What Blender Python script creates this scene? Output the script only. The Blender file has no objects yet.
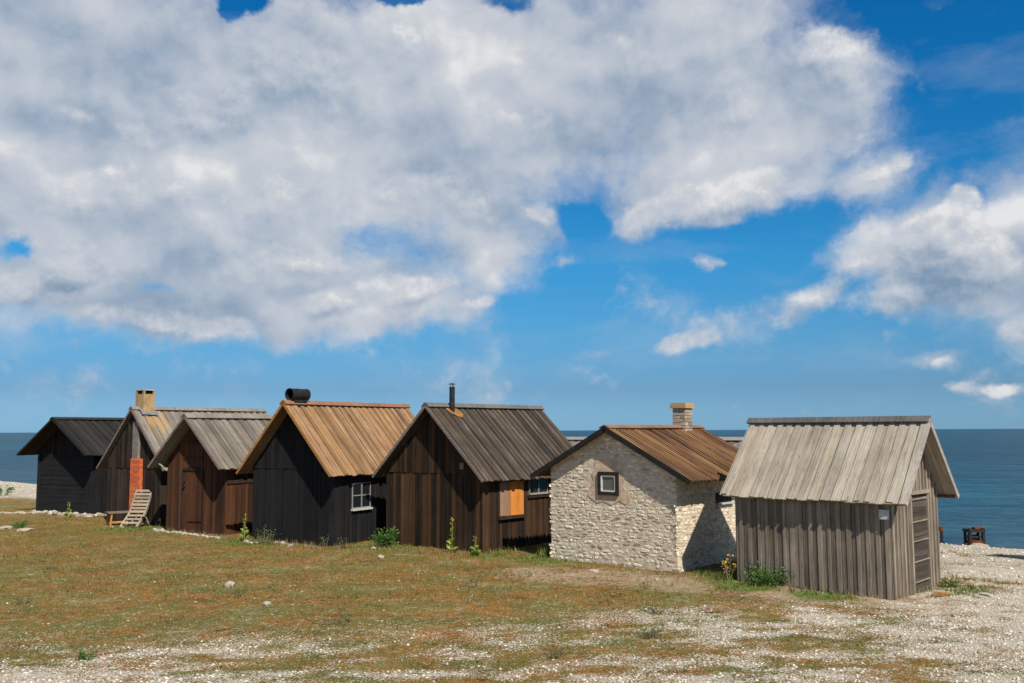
import bpy, math, random
import numpy as np
from mathutils import Vector, Matrix

random.seed(7)
rng = np.random.default_rng(11)
sc = bpy.context.scene
COL = sc.collection
R_ = math.radians

# ------------------------------------------------------------------ helpers
class MB:
    def __init__(s): s.v = []; s.f = []
    def add(s, vs, fs):
        n = len(s.v); s.v += [tuple(p) for p in vs]; s.f += [tuple(i + n for i in f) for f in fs]
    def prism(s, F, pts, c0, c1):
        """polygon pts (a,b) in frame F extruded from depth c0 to c1"""
        n = len(pts)
        vs = [F(a, b, c0) for a, b in pts] + [F(a, b, c1) for a, b in pts]
        fs = [tuple(range(n)), tuple(range(2 * n - 1, n - 1, -1))]
        fs += [(i, i + n, (i + 1) % n + n, (i + 1) % n) for i in range(n)]
        s.add(vs, fs)
    def box(s, x0, x1, y0, y1, z0, z1):
        s.prism(lambda a, b, c: (a, b, c), [(x0, y0), (x1, y0), (x1, y1), (x0, y1)], z0, z1)
    def bar(s, p, q, w, h, up=(0, 0, 1)):
        p = Vector(p); q = Vector(q); d = (q - p).normalized()
        u = d.cross(Vector(up))
        if u.length < 1e-4: u = d.cross(Vector((0, 1, 0)))
        u.normalize(); n = u.cross(d)
        vs = [e + u * sx * w / 2 + n * sn * h / 2 for e in (p, q) for sx, sn in ((-1, -1), (1, -1), (1, 1), (-1, 1))]
        s.add(vs, [(0, 3, 2, 1), (4, 5, 6, 7), (0, 1, 5, 4), (1, 2, 6, 5), (2, 3, 7, 6), (3, 0, 4, 7)])
    def tube(s, p, q, r0, r1=None, n=14, cap=True):
        p = Vector(p); q = Vector(q); r1 = r0 if r1 is None else r1
        d = (q - p).normalized(); u = d.orthogonal().normalized(); w = d.cross(u)
        vs = [e + (u * math.cos(t) + w * math.sin(t)) * r for e, r in ((p, r0), (q, r1)) for t in [2 * math.pi * i / n for i in range(n)]]
        fs = [(i, (i + 1) % n, (i + 1) % n + n, i + n) for i in range(n)]
        if cap: fs += [tuple(range(n - 1, -1, -1)), tuple(range(n, 2 * n))]
        s.add(vs, fs)
    def rock(s, c, rx, ry, rz, rot=0.0, rough=0.22, sub=1):
        base = ICO[sub]; cr, sr = math.cos(rot), math.sin(rot)
        vs = []
        for p in base[0]:
            k = 1 + random.uniform(-rough, rough)
            x, y, z = p[0] * rx * k, p[1] * ry * k, p[2] * rz * k
            vs.append((c[0] + x * cr - y * sr, c[1] + x * sr + y * cr, c[2] + z))
        s.add(vs, base[1])
    def build(s, name, mat, parent=None, smooth=False):
        me = bpy.data.meshes.new(name)
        me.from_pydata(s.v, [], s.f); me.update()
        import bmesh
        bm = bmesh.new(); bm.from_mesh(me); bmesh.ops.recalc_face_normals(bm, faces=bm.faces); bm.to_mesh(me); bm.free()
        if smooth:
            me.polygons.foreach_set('use_smooth', [True] * len(me.polygons))
        me.materials.append(mat)
        o = bpy.data.objects.new(name, me); COL.objects.link(o)
        if parent: o.parent = parent
        return o

def _ico(sub):
    import bmesh
    bm = bmesh.new(); bmesh.ops.create_icosphere(bm, subdivisions=sub, radius=1.0)
    bm.verts.ensure_lookup_table()
    r = ([tuple(v.co) for v in bm.verts], [tuple(v.index for v in f.verts) for f in bm.faces]); bm.free(); return r
ICO = {1: _ico(1), 2: _ico(2)}

def tag(o, label=None, cat=None, group=None, kind=None):
    if label: o['label'] = label
    if cat: o['category'] = cat
    if group: o['group'] = group
    if kind: o['kind'] = kind
    return o
def empty(name, loc, rz=0.0):
    o = bpy.data.objects.new(name, None); COL.objects.link(o); o.location = loc; o.rotation_euler = (0, 0, rz)
    o.empty_display_size = .3
    return o

# ------------------------------------------------------------------ ground height and cover
NX, NY = .61, .792            # towards the sea
def sm(t): t = np.clip(t, 0, 1); return t * t * (3 - 2 * t)
_tab = rng.random((256, 256))
def vnoise(x, y):
    xi = np.floor(x).astype(int); yi = np.floor(y).astype(int); fx = x - xi; fy = y - yi
    fx = fx * fx * (3 - 2 * fx); fy = fy * fy * (3 - 2 * fy)
    g = lambda i, j: _tab[i % 256, j % 256]
    return (g(xi, yi) * (1 - fx) + g(xi + 1, yi) * fx) * (1 - fy) + (g(xi, yi + 1) * (1 - fx) + g(xi + 1, yi + 1) * fx) * fy
def fbm(x, y, o=4):
    s = 0; a = .5; t = 0
    for i in range(o):
        s = s + a * vnoise(x * 2 ** i + 17.3 * i, y * 2 ** i + 5.1 * i); t += a; a *= .5
    return s / t
def gz(x, y):
    x = np.asarray(x, float); y = np.asarray(y, float)
    s = NX * x + NY * y
    z = .85 * np.clip((13.0 - y) / 13.0, 0, 1.1) ** 1.4
    t = np.clip((s - 20.5) / 14.5, 0, 1)
    z = z - 1.2 * t ** 1.5
    z = z + .05 * np.exp(-((s - 30.0) / 1.8) ** 2) * (.7 + .6 * vnoise(x * .13, y * .13))   # storm ridge of shingle
    z = z - np.clip((s - 35) * .07, 0, 5)
    und = (fbm(x * .35, y * .35, 3) - .5) * .10
    near = np.exp(-((s - 17.5) / 2.6) ** 2)
    z = z + und * (1 - .9 * near) * np.clip(1 - (s - 40) / 20, 0, 1)
    return z
def gz1(x, y): return float(gz(x, y))

def cover(x, y):
    """pebble, soil, green weights"""
    s = NX * x + NY * y
    ye = 13.6 + np.clip((x + 1.5) * .45, 0, 3.0)
    P = .30 * sm((ye - y) / 3.0 + .3) + .13 * sm((12.2 - y) / 2.0) + .10 * sm((x - .5) / 3)* sm((ye - y) / 2.6)
    P = np.maximum(P, .88 * sm((x - 2.4 - .30 * (y - 11)) / 4.2) * sm((17.5 - y) / 3.0 + .4))
    P = np.maximum(P, (.60 + .3 * sm((s - 25) / 3)) * sm((x - 7.4) / 1.0) )
    P = np.maximum(P, .97 * sm((s - 18.6 + 1.4 * sm((-20 - x) / 6)) / 1.5))
    n = fbm(x * 1.1 + 40, y * 2.2 + 9, 4)
    n2 = fbm(x * 2.6 + 3, y * 4.0 + 70, 3)
    k = np.minimum(1, P * 3)
    Pb = np.clip(P + (n - .5) * 1.7 * k * (1 - .6 * sm((P - .6) / .3)) + (n2 - .5) * 1.6 * k, 0, 1)
    # trodden soil in front of the stone house and the grey shed
    ax, ay, bx, by = .6, 18.9, 8.2, 15.0
    t = np.clip(((x - ax) * (bx - ax) + (y - ay) * (by - ay)) / ((bx - ax) ** 2 + (by - ay) ** 2), 0, 1)
    d = np.hypot(x - ax - t * (bx - ax), y - ay - t * (by - ay))
    S = sm(1.25 - d / 1.4) * (.55 + .9 * fbm(x * .9, y * .9 + 4, 3))
    G = np.zeros_like(x)
    for gx, gy, r in ((.9, 21.0, .85), (1.7, 21.8, 1.1), (4.5, 18.0, .9), (5.0, 18.6, 1.0), (8.0, 16.6, .35), (4.2, 17.15, .6), (-3.0, 23.2, .7), (-6.6, 24.2, .9), (5.3, 16.3, .6), (-11, 27.6, 1.0), (-.6, 21.5, .5)):
        G = np.maximum(G, sm(1.5 - np.hypot(x - gx, y - gy) / r))
    S = S * (1 - .8 * G); Pb = Pb * (1 - .75 * G * (s < 22))
    return Pb, np.clip(S, 0, 1), G

def new_mat(name):
    m = bpy.data.materials.new(name); m.use_nodes = True
    nt = m.node_tree; b = nt.nodes['Principled BSDF']
    b.inputs['Roughness'].default_value = .85
    b.inputs['Specular IOR Level'].default_value = .25
    return m, nt, b
class NB:
    """small node-building helper"""
    def __init__(s, nt): s.nt = nt
    def n(s, t, **kw):
        nd = s.nt.nodes.new(t)
        for k, v in kw.items(): setattr(nd, k, v)
        return nd
    def lk(s, a, b): s.nt.links.new(a, b)
    def setin(s, nd, i, v):
        if hasattr(v, 'is_output') or isinstance(v, bpy.types.NodeSocket): s.lk(v, nd.inputs[i])
        else: nd.inputs[i].default_value = v
    def math(s, op, a, b=0.0, c=None, clamp=False):
        nd = s.n('ShaderNodeMath', operation=op, use_clamp=clamp); s.setin(nd, 0, a); s.setin(nd, 1, b)
        if c is not None: s.setin(nd, 2, c)
        return nd.outputs[0]
    def vmath(s, op, a, b=(0, 0, 0)):
        nd = s.n('ShaderNodeVectorMath', operation=op); s.setin(nd, 0, a)
        if op == 'SCALE': s.setin(nd, 3, b)
        else: s.setin(nd, 1, b)
        return nd.outputs[0]
    def noise(s, vec, scale, detail=4, rough=.55, dist=0.0):
        nd = s.n('ShaderNodeTexNoise'); s.lk(vec, nd.inputs['Vector'])
        nd.inputs['Scale'].default_value = scale; nd.inputs['Detail'].default_value = detail
        nd.inputs['Roughness'].default_value = rough; nd.inputs['Distortion'].default_value = dist
        return nd.outputs[0]
    def vor(s, vec, scale, feature='F1', rnd=1.0):
        nd = s.n('ShaderNodeTexVoronoi', feature=feature); s.lk(vec, nd.inputs['Vector'])
        nd.inputs['Scale'].default_value = scale; nd.inputs['Randomness'].default_value = rnd
        return nd
    def mapping(s, vec, scale=(1, 1, 1), loc=(0, 0, 0), rot=(0, 0, 0), typ='POINT'):
        nd = s.n('ShaderNodeMapping', vector_type=typ); s.lk(vec, nd.inputs[0])
        if typ != 'NORMAL': nd.inputs['Location'].default_value = loc
        nd.inputs['Rotation'].default_value = rot; nd.inputs['Scale'].default_value = scale
        return nd.outputs[0]
    def ramp(s, fac, stops, interp='LINEAR'):
        nd = s.n('ShaderNodeValToRGB'); s.lk(fac, nd.inputs[0]); cr = nd.color_ramp; cr.interpolation = interp
        while len(cr.elements) < len(stops): cr.elements.new(.5)
        for e, (p, c) in zip(cr.elements, stops):
            e.position = p; e.color = (c[0], c[1], c[2], 1) if not isinstance(c, float) else (c, c, c, 1)
        return nd.outputs[0]
    def rng(s, v, a, b, c=0.0, d=1.0, smooth=False):
        nd = s.n('ShaderNodeMapRange'); nd.interpolation_type = 'SMOOTHSTEP' if smooth else 'LINEAR'
        s.lk(v, nd.inputs[0])
        for i, k in enumerate((a, b, c, d)): nd.inputs[i + 1].default_value = k
        return nd.outputs[0]
    def mix(s, fac, a, b, blend='MIX'):
        nd = s.n('ShaderNodeMix', data_type='RGBA', blend_type=blend)
        s.setin(nd, 0, fac)
        for i, v in ((6, a), (7, b)):
            if isinstance(v, tuple): v = (v[0], v[1], v[2], 1)
            s.setin(nd, i, v)
        return nd.outputs[2]
    def bump(s, h, dist, strength=1.0, nrm=None):
        nd = s.n('ShaderNodeBump'); s.lk(h, nd.inputs['Height']); nd.inputs['Distance'].default_value = dist
        nd.inputs['Strength'].default_value = strength
        if nrm is not None: s.lk(nrm, nd.inputs['Normal'])
        return nd.outputs[0]

def wood(name, dark, mid, light, grain='z', var=.5, hue=None, hueamt=.5, bump=.004, rough=.85, spec=.2, streak=.6):
    """weathered boards: grain stretched along one object axis, every board (mesh island) its own tone"""
    m, nt, b = new_mat(name); N = NB(nt)
    oc = N.n('ShaderNodeTexCoord').outputs['Object']
    isl = N.n('ShaderNodeNewGeometry').outputs['Random Per Island']
    off = N.n('ShaderNodeCombineXYZ'); N.lk(N.math('MULTIPLY', isl, 91.0), off.inputs[0]); N.lk(N.math('MULTIPLY', isl, 47.0), off.inputs[1]); N.lk(N.math('MULTIPLY', isl, 63.0), off.inputs[2])
    v = N.vmath('ADD', oc, off.outputs[0])
    sc_ = {'z': (22, 22, 1.1), 'x': (1.1, 22, 22), 'r': (1.3, 26, 1.3)}[grain]
    g = N.noise(N.mapping(v, sc_), 1.0, 6, .65, .4)
    g2 = N.noise(N.mapping(v, tuple(k * 3.1 for k in sc_)), 1.0, 3, .6)
    blot = N.noise(N.mapping(oc, (1.6, 1.6, 1.6)), 1.0, 5, .6)
    f = N.math('ADD', N.math('MULTIPLY', g, .62), N.math('MULTIPLY', blot, .38))
    col = N.ramp(f, [(.30, dark), (.50, mid), (.70, light)])
    if hue:
        h = N.math('FRACT', N.math('MULTIPLY', isl, 7.31))
        hf = N.rng(N.math('ADD', N.math('MULTIPLY', h, .7), N.math('MULTIPLY', g, .5)), .55, .95, 0, hueamt)
        col = N.mix(hf, col, hue)
    tone = N.rng(N.math('FRACT', N.math('MULTIPLY', isl, 13.7)), 0, 1, 1 - var, 1 + var)
    tv = N.n('ShaderNodeCombineColor')
    for i in range(3): N.lk(tone, tv.inputs[i])
    col = N.mix(1.0, col, tv.outputs[0], 'MULTIPLY')
    crack = N.rng(g2, .30, .42, 1 - streak, 1.0)
    cv = N.n('ShaderNodeCombineColor')
    for i in range(3): N.lk(crack, cv.inputs[i])
    col = N.mix(1.0, col, cv.outputs[0], 'MULTIPLY')
    N.lk(col, b.inputs['Base Color'])
    b.inputs['Roughness'].default_value = rough; b.inputs['Specular IOR Level'].default_value = spec
    hgt = N.math('ADD', g, N.math('MULTIPLY', g2, .5))
    N.lk(N.bump(hgt, bump), b.inputs['Normal'])
    m['_col'] = 1
    return m, nt, b, N, col, oc

def plain(name, c1, c2, scale=8, rough=.8, metal=0.0, bump=.003, spec=.3, c3=None):
    m, nt, b = new_mat(name); N = NB(nt)
    oc = N.n('ShaderNodeTexCoord').outputs['Object']
    g = N.noise(oc, scale, 6, .65)
    st = [(.36, c1), (.62, c2)]
    if c3: st.append((.72, c3))
    N.lk(N.ramp(g, st), b.inputs['Base Color'])
    b.inputs['Roughness'].default_value = rough; b.inputs['Metallic'].default_value = metal
    b.inputs['Specular IOR Level'].default_value = spec
    N.lk(N.bump(N.noise(oc, scale * 3, 4), bump), b.inputs['Normal'])
    return m

def patchy(src, mask_fn, colour, amt=.9):
    """adds a stain/lichen patch with a place and shape of its own to a wood material"""
    m, nt, b, N, col, oc = src
    f = mask_fn(N, oc)
    N.lk(N.mix(N.math('MULTIPLY', f, amt), col, colour), b.inputs['Base Color'])
    return m

def island_mat(name, cols, bump=.01, bscale=30, rough=.9, var=.25):
    m, nt, b = new_mat(name); N = NB(nt)
    isl = N.n('ShaderNodeNewGeometry').outputs['Random Per Island']
    oc = N.n('ShaderNodeTexCoord').outputs['Object']
    c = N.ramp(isl, cols)
    g = N.noise(oc, bscale, 5, .65)
    t = N.rng(g, .3, .7, 1 - var, 1 + var); tv = N.n('ShaderNodeCombineColor')
    for i in range(3): N.lk(t, tv.inputs[i])
    N.lk(N.mix(1.0, c, tv.outputs[0], 'MULTIPLY'), b.inputs['Base Color'])
    b.inputs['Roughness'].default_value = rough
    N.lk(N.bump(g, bump), b.inputs['Normal'])
    return m

# ------------------------------------------------------------------ materials
M = {}
M['tar'] = wood('tarred_black_boards', (.006, .006, .0065), (.011, .011, .012), (.021, .021, .022), 'z', .35, (.022, .016, .012), .4)[0]
M['tar_h'] = wood('tarred_horizontal_boards', (.007, .0075, .008), (.012, .0125, .0135), (.022, .023, .024), 'x', .30, None)[0]
M['tar_roof'] = wood('tarred_roof_boards', (.010, .0095, .009), (.019, .018, .017), (.036, .034, .032), 'r', .35, (.045, .033, .026), .5)[0]
M['brown'] = wood('dark_brown_boards', (.010, .007, .005), (.024, .016, .011), (.055, .038, .026), 'z', .4, (.07, .05, .034), .4)[0]
M['redbrown'] = wood('red_brown_boards', (.020, .010, .006), (.052, .023, .012), (.092, .042, .022), 'z', .34, (.12, .042, .017), .7)[0]
M['rust_brown'] = wood('brown_boards_with_orange_grain', (.009, .006, .0045), (.023, .0145, .0095), (.055, .034, .020), 'z', .38, (.13, .062, .024), .55)[0]
M['grey_roof'] = wood('silver_grey_roof_boards', (.080, .068, .055), (.175, .15, .122), (.29, .255, .21), 'r', .26, (.17, .135, .10), .4)
grey_roof_lichen = wood('silver_grey_roof_boards_with_lichen', (.10, .085, .068), (.20, .175, .142), (.32, .285, .235), 'r', .24, (.20, .17, .13), .4)
def _lich(N, oc):
    d = N.vmath('DISTANCE', oc, (.45, .55, 3.1)); nd = N.nt.nodes[-1]
    a = N.rng(nd.outputs['Value'], .1, .95, 1, 0)
    n = N.noise(N.mapping(oc, (1.2, 9, 1.2)), 1.0, 4)
    return N.math('MULTIPLY', N.rng(N.math('ADD', N.math('MULTIPLY', a, .45), n), .76, .90, 0, .8), N.rng(a, 0, .35, 0, .7))
M['grey_roof_lichen'] = patchy(grey_roof_lichen, _lich, (.52, .28, .05))
M['grey_roof'] = M['grey_roof'][0]
M['orange_roof'] = wood('tan_orange_roof_boards', (.09, .048, .026), (.23, .135, .072), (.39, .255, .145), 'r', .36, (.42, .23, .085), .5)[0]
M['dark_grey_roof'] = wood('dark_weathered_roof_boards', (.022, .017, .013), (.055, .044, .034), (.135, .11, .088), 'r', .50, (.12, .08, .05), .5)[0]
band = wood('red_brown_roof_boards', (.030, .015, .010), (.105, .052, .028), (.22, .12, .062), 'r', .42, (.28, .155, .06), .45)
def _band(N, oc):
    n = N.noise(N.mapping(oc, (.25, 2.6, .25), (3.3, 1.1, 0)), 1.0, 3)
    return N.rng(n, .50, .60, 0, 1)
M['redroof'] = patchy(band, _band, (.34, .19, .07), .6)
M['pale_roof'] = wood('pale_grey_roof_boards', (.19, .16, .12), (.34, .295, .235), (.48, .43, .35), 'r', .12, (.36, .28, .19), .4, bump=.006)[0]
M['pale_grey_wall'] = wood('weathered_grey_wall_boards', (.090, .068, .048), (.195, .155, .115), (.345, .285, .22), 'z', .32, (.16, .12, .085), .45, bump=.006)[0]
M['pale_grey_door'] = wood('grey_brown_door_slats', (.04, .032, .025), (.07, .057, .045), (.13, .105, .085), 'x', .3, None)[0]
M['silver_trim'] = wood('silver_grey_trim', (.16, .14, .12), (.27, .24, .21), (.38, .35, .31), 'x', .15, None)[0]
M['silver_post'] = wood('silver_grey_posts', (.13, .102, .074), (.25, .205, .155), (.38, .325, .25), 'z', .15, None)[0]
M['ridge_grey'] = wood('dark_grey_ridge_board', (.07, .066, .062), (.115, .108, .10), (.18, .17, .16), 'r', .15, None)[0]
M['orange_trim'] = wood('orange_brown_trim', (.16, .07, .02), (.27, .13, .04), (.38, .2, .07), 'x', .15, None)[0]
M['ridge_orange'] = wood('red_brown_ridge_board', (.12, .06, .03), (.21, .11, .06), (.3, .17, .1), 'r', .15, None)[0]
M['purple_trim'] = wood('mauve_grey_trim', (.08, .06, .055), (.15, .115, .10), (.22, .18, .16), 'x', .2, None)[0]
M['rafter'] = wood('rusty_brown_rafters', (.09, .045, .02), (.17, .085, .035), (.26, .14, .06), 'x', .3, None)[0]
M['black_trim'] = plain('black_trim', (.008, .008, .008), (.018, .017, .016), 9)
M['mortar'] = plain('lime_mortar', (.46, .37, .26), (.70, .595, .445), 9, bump=.018)
M['plaster_patch'] = plain('tan_plaster_patch', (.44, .31, .20), (.62, .47, .33), 7, bump=.008)
M['rubble'] = island_mat('rubble_stones', [(0, (.42, .33, .23)), (.08, (.34, .28, .21)), (.18, (.54, .445, .325)), (.42, (.70, .60, .455)), (.78, (.80, .705, .55)), (.95, (.62, .50, .355)), (1, (.52, .33, .20))], .02, 14, var=.3)
M['limestone'] = island_mat('pale_limestone', [(0, (.22, .18, .135)), (.4, (.34, .29, .225)), (.8, (.45, .395, .315)), (1, (.54, .49, .41))], .015, 14)
M['brick'] = island_mat('orange_red_bricks', [(0, (.46, .085, .028)), (.5, (.60, .13, .042)), (1, (.68, .18, .062))], .004, 40)
M['brick_mortar'] = plain('pale_brick_mortar', (.45, .33, .26), (.55, .43, .35), 20)
M['yellow_plaster'] = plain('yellow_ochre_plaster', (.30, .19, .085), (.44, .30, .15), 7, bump=.006)
M['grey_plaster'] = plain('grey_plaster', (.15, .13, .11), (.24, .21, .175), 5, bump=.006)
M['slab'] = plain('pale_slab', (.34, .32, .29), (.48, .46, .43), 9)
M['opening_shade'] = plain('opening_shade', (.006, .005, .005), (.014, .012, .011), 9)  # near-black colour that paints the shade inside openings
M['chimney_stone'] = island_mat('chimney_stones', [(0, (.22, .17, .12)), (.4, (.34, .28, .21)), (.8, (.46, .39, .30)), (1, (.42, .28, .17))], .01, 25)
M['chimney_cap'] = plain('orange_lichened_cap', (.36, .28, .17), (.48, .26, .09), 7, bump=.01, c3=(.50, .19, .05))
M['iron'] = plain('blackened_iron', (.012, .012, .013), (.032, .031, .031), 12, .6, .3)
M['rust'] = plain('rust', (.06, .022, .010), (.16, .055, .018), 12, .85, .1, c3=(.24, .085, .022))
M['rust_bright'] = plain('orange_rusty_sheet', (.15, .07, .025), (.38, .18, .05), 14, .85, 0, c3=(.48, .26, .09))
M['darkrust'] = plain('dark_rusty_iron', (.014, .010, .008), (.040, .024, .016), 14, .8, .2, c3=(.09, .04, .02))
M['white_paint'] = plain('white_paint', (.52, .51, .49), (.72, .71, .69), 18, .6)
M['old_white'] = plain('old_white_paint', (.36, .35, .33), (.55, .54, .51), 18, .7)
M['dark_frame'] = plain('dark_brown_paint', (.018, .011, .008), (.036, .022, .016), 14, .6)
M['ply_orange'] = wood('orange_varnished_board', (.42, .14, .025), (.60, .215, .040), (.68, .29, .07), 'z', .05, None, streak=.25)[0]
M['ply_grey'] = wood('faded_pinkish_board', (.20, .115, .07), (.29, .175, .11), (.36, .23, .15), 'z', .05, None, streak=.25)[0]
M['notice'] = plain('pale_grey_box', (.42, .42, .41), (.52, .52, .50), 10, .6)
M['chair_wood'] = wood('sunbleached_chair_wood', (.16, .125, .085), (.29, .235, .165), (.40, .34, .25), 'x', .25, None)[0]
M['table_top'] = wood('grey_brown_table_boards', (.10, .07, .05), (.18, .13, .095), (.26, .20, .15), 'x', .2, None)[0]
M['table_leg'] = wood('orange_stained_legs', (.28, .12, .04), (.42, .19, .06), (.52, .26, .10), 'z', .15, None)[0]
def glass_mat():
    m, nt, b = new_mat('window_glass'); b.inputs['Base Color'].default_value = (.012, .016, .02, 1)
    b.inputs['Roughness'].default_value = .06; b.inputs['Specular IOR Level'].default_value = .6
    N = NB(nt); oc = N.n('ShaderNodeTexCoord').outputs['Object']
    N.lk(N.bump(N.noise(oc, 6, 2), .01, .3), b.inputs['Normal'])
    return m
M['glass'] = glass_mat()
M['glass_pale'] = glass_mat(); M['glass_pale'].name = 'glass_with_pale_curtain'; M['glass_pale'].node_tree.nodes['Principled BSDF'].inputs['Base Color'].default_value = (.10, .115, .09, 1)
def leaf_mat(name, c1, c2, c3):
    m = island_mat(name, [(0, c1), (.5, c2), (1, c3)], .001, 20, .6)
    b = m.node_tree.nodes['Principled BSDF']
    b.inputs['Transmission Weight'].default_value = 0
    try: b.inputs['Subsurface Weight'].default_value = 0
    except Exception: pass
    return m
M['leaf'] = leaf_mat('green_leaves', (.035, .085, .016), (.06, .14, .022), (.12, .21, .04))
M['leaf_dark'] = leaf_mat('grey_green_leaves', (.045, .065, .03), (.08, .10, .045), (.12, .13, .065))
M['leaf_yellow'] = leaf_mat('yellow_green_leaves', (.12, .18, .03), (.21, .26, .04), (.30, .31, .07))
M['flower'] = leaf_mat('orange_yellow_flowers', (.50, .27, .02), (.62, .36, .03), (.70, .46, .05))
M['dry'] = leaf_mat('dry_stems', (.16, .10, .045), (.24, .17, .075), (.32, .25, .12))
M['grass'] = leaf_mat('turf_blades', (.20, .098, .022), (.235, .145, .032), (.12, .125, .028))
M['grass_green'] = leaf_mat('green_grass_blades', (.07, .10, .018), (.12, .15, .028), (.20, .20, .055))

# ------------------------------------------------------------------ ground
def axis(lo, hi, step, far):
    a = list(np.arange(lo, hi + 1e-6, step)); s = step
    up = []; x = hi
    while x < far: s *= 1.28; x += s; up.append(x)
    dn = []; x = lo; s = step
    while x > -far: s *= 1.28; x -= s; dn.append(x)
    return np.array(dn[::-1] + a + up)
xs = axis(-30, 19, .14, 30000); ys = axis(6.5, 40, .14, 30000)
X, Y = np.meshgrid(xs, ys); nx, ny = len(xs), len(ys)
Z = gz(X, Y)
P_, S_, G_ = cover(X, Y)
Z = Z + (fbm(X * 3.1, Y * 3.1, 3) - .5) * .035 * (np.abs(Y) < 45)
co = np.stack([X.ravel(), Y.ravel(), Z.ravel()], 1)
idx = np.arange(nx * ny).reshape(ny, nx)
q = np.stack([idx[:-1, :-1].ravel(), idx[:-1, 1:].ravel(), idx[1:, 1:].ravel(), idx[1:, :-1].ravel()], 1)
def np_mesh(name, co, faces, k):
    me = bpy.data.meshes.new(name)
    me.vertices.add(len(co)); me.vertices.foreach_set('co', co.astype(np.float32).ravel())
    me.loops.add(len(faces) * k); me.loops.foreach_set('vertex_index', faces.astype(np.int32).ravel())
    me.polygons.add(len(faces)); me.polygons.foreach_set('loop_start', np.arange(0, len(faces) * k, k, dtype=np.int32))
    me.polygons.foreach_set('loop_total', np.full(len(faces), k, np.int32))
    me.update(calc_edges=True); me.validate()
    return me
gm = np_mesh('ground', co, q, 4)
gm.polygons.foreach_set('use_smooth', [True] * len(gm.polygons))
for nm, arr in (('pebble', P_), ('soil', S_), ('green', G_)):
    at = gm.attributes.new(nm, 'FLOAT', 'POINT'); at.data.foreach_set('value', arr.ravel().astype(np.float32))
def ground_mat():
    m, nt, b = new_mat('turf_and_shingle'); N = NB(nt)
    pos = N.n('ShaderNodeNewGeometry').outputs['Position']
    def attr(nm): a = N.n('ShaderNodeAttribute'); a.attribute_name = nm; return a.outputs['Fac']
    pb, so, gr = attr('pebble'), attr('soil'), attr('green')
    n1 = N.noise(pos, .9, 6, .6); n2 = N.noise(pos, 5, 8, .75); n3 = N.noise(pos, 26, 6, .8)
    n4 = N.noise(N.mapping(pos, (1, 1, 1), (31, 7, 3)), 2.3, 5, .65)
    h2 = N.noise(N.mapping(pos, (1, 1, 1), (9, 3, 1)), 10, 7, .72)
    f = N.math('ADD', N.math('MULTIPLY', n1, .34), N.math('ADD', N.math('MULTIPLY', n2, .26), N.math('MULTIPLY', h2, .40)))
    f = N.rng(f, .41, .59, 0, 1)
    turf = N.ramp(f, [(.02, (.045, .036, .016)), (.18, (.125, .068, .022)), (.36, (.27, .12, .028)), (.54, (.25, .15, .040)), (.68, (.17, .14, .038)), (.80, (.25, .195, .075)), (.97, (.40, .31, .18))])
    pat = N.noise(N.mapping(pos, (.55, .9, 1), (13, 4, 0)), 1.0, 5, .6)
    turf = N.mix(N.rng(pat, .50, .60, 0, .55), turf, (.085, .115, .028))
    turf = N.mix(N.rng(pat, .47, .38, 0, .60), turf, (.30, .125, .028))
    tb = N.rng(n3, .36, .64, .50, 1.45); tbv = N.n('ShaderNodeCombineColor')
    for i in range(3): N.lk(tb, tbv.inputs[i])
    turf = N.mix(1.0, turf, tbv.outputs[0], 'MULTIPLY')
    fleck = N.noise(N.mapping(pos, (1, 1, 1), (2, 8, 5)), 22, 5, .75)
    turf = N.mix(N.rng(fleck, .64, .69, 0, .75), turf, (.46, .38, .27))
    gg = N.rng(N.math('ADD', n4, N.math('MULTIPLY', N.math('SUBTRACT', n3, .5), .8)), .50, .60, 0, .75)
    turf = N.mix(gg, turf, N.ramp(n3, [(.38, (.045, .062, .014)), (.62, (.15, .16, .04))]))
    turf = N.mix(gr, turf, N.ramp(n3, [(.3, (.045, .085, .012)), (.7, (.13, .19, .03))]))
    soil = N.ramp(f, [(.1, (.22, .14, .08)), (.5, (.37, .26, .17)), (.9, (.50, .39, .28))])
    sf = N.rng(N.math('ADD', so, N.math('MULTIPLY', N.math('ADD', N.math('MULTIPLY', N.math('SUBTRACT', n2, .5), 1.6), N.math('MULTIPLY', N.math('SUBTRACT', n3, .5), 1.4)))), .40, .95, 0, .65)
    c = N.mix(sf, turf, soil)
    vo = N.vor(pos, 55); vo2 = N.vor(pos, 11)
    cellv = N.n('ShaderNodeSeparateColor'); N.lk(vo.outputs['Color'], cellv.inputs[0])
    peb = N.ramp(cellv.outputs[0], [(0, (.38, .31, .23)), (.2, (.54, .465, .36)), (.5, (.65, .575, .465)), (.85, (.72, .65, .54)), (1, (.80, .74, .64))])
    gap = N.rng(vo.outputs['Distance'], .30, .62, 1, .80)
    gv = N.n('ShaderNodeCombineColor')
    for i in range(3): N.lk(gap, gv.inputs[i])
    peb = N.mix(1.0, peb, gv.outputs[0], 'MULTIPLY')
    # a cell is bare pebble where the patch weight beats its own random threshold
    pm = N.math('ADD', N.math('MULTIPLY', N.math('SUBTRACT', pb, .5), 2.3), N.math('MULTIPLY', N.math('SUBTRACT', n2, .5), 2.2))
    pm = N.math('ADD', pm, N.math('MULTIPLY', N.math('SUBTRACT', n3, .5), 2.4))
    pm = N.math('ADD', pm, N.math('MULTIPLY', N.math('SUBTRACT', cellv.outputs[1], .5), 2.6))
    pf = N.rng(pm, -.05, .12, 0, 1)
    c = N.mix(pf, c, peb)
    # wet dark shingle near the waterline
    N.lk(c, b.inputs['Base Color'])
    b.inputs['Roughness'].default_value = .95; b.inputs['Specular IOR Level'].default_value = .1
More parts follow.
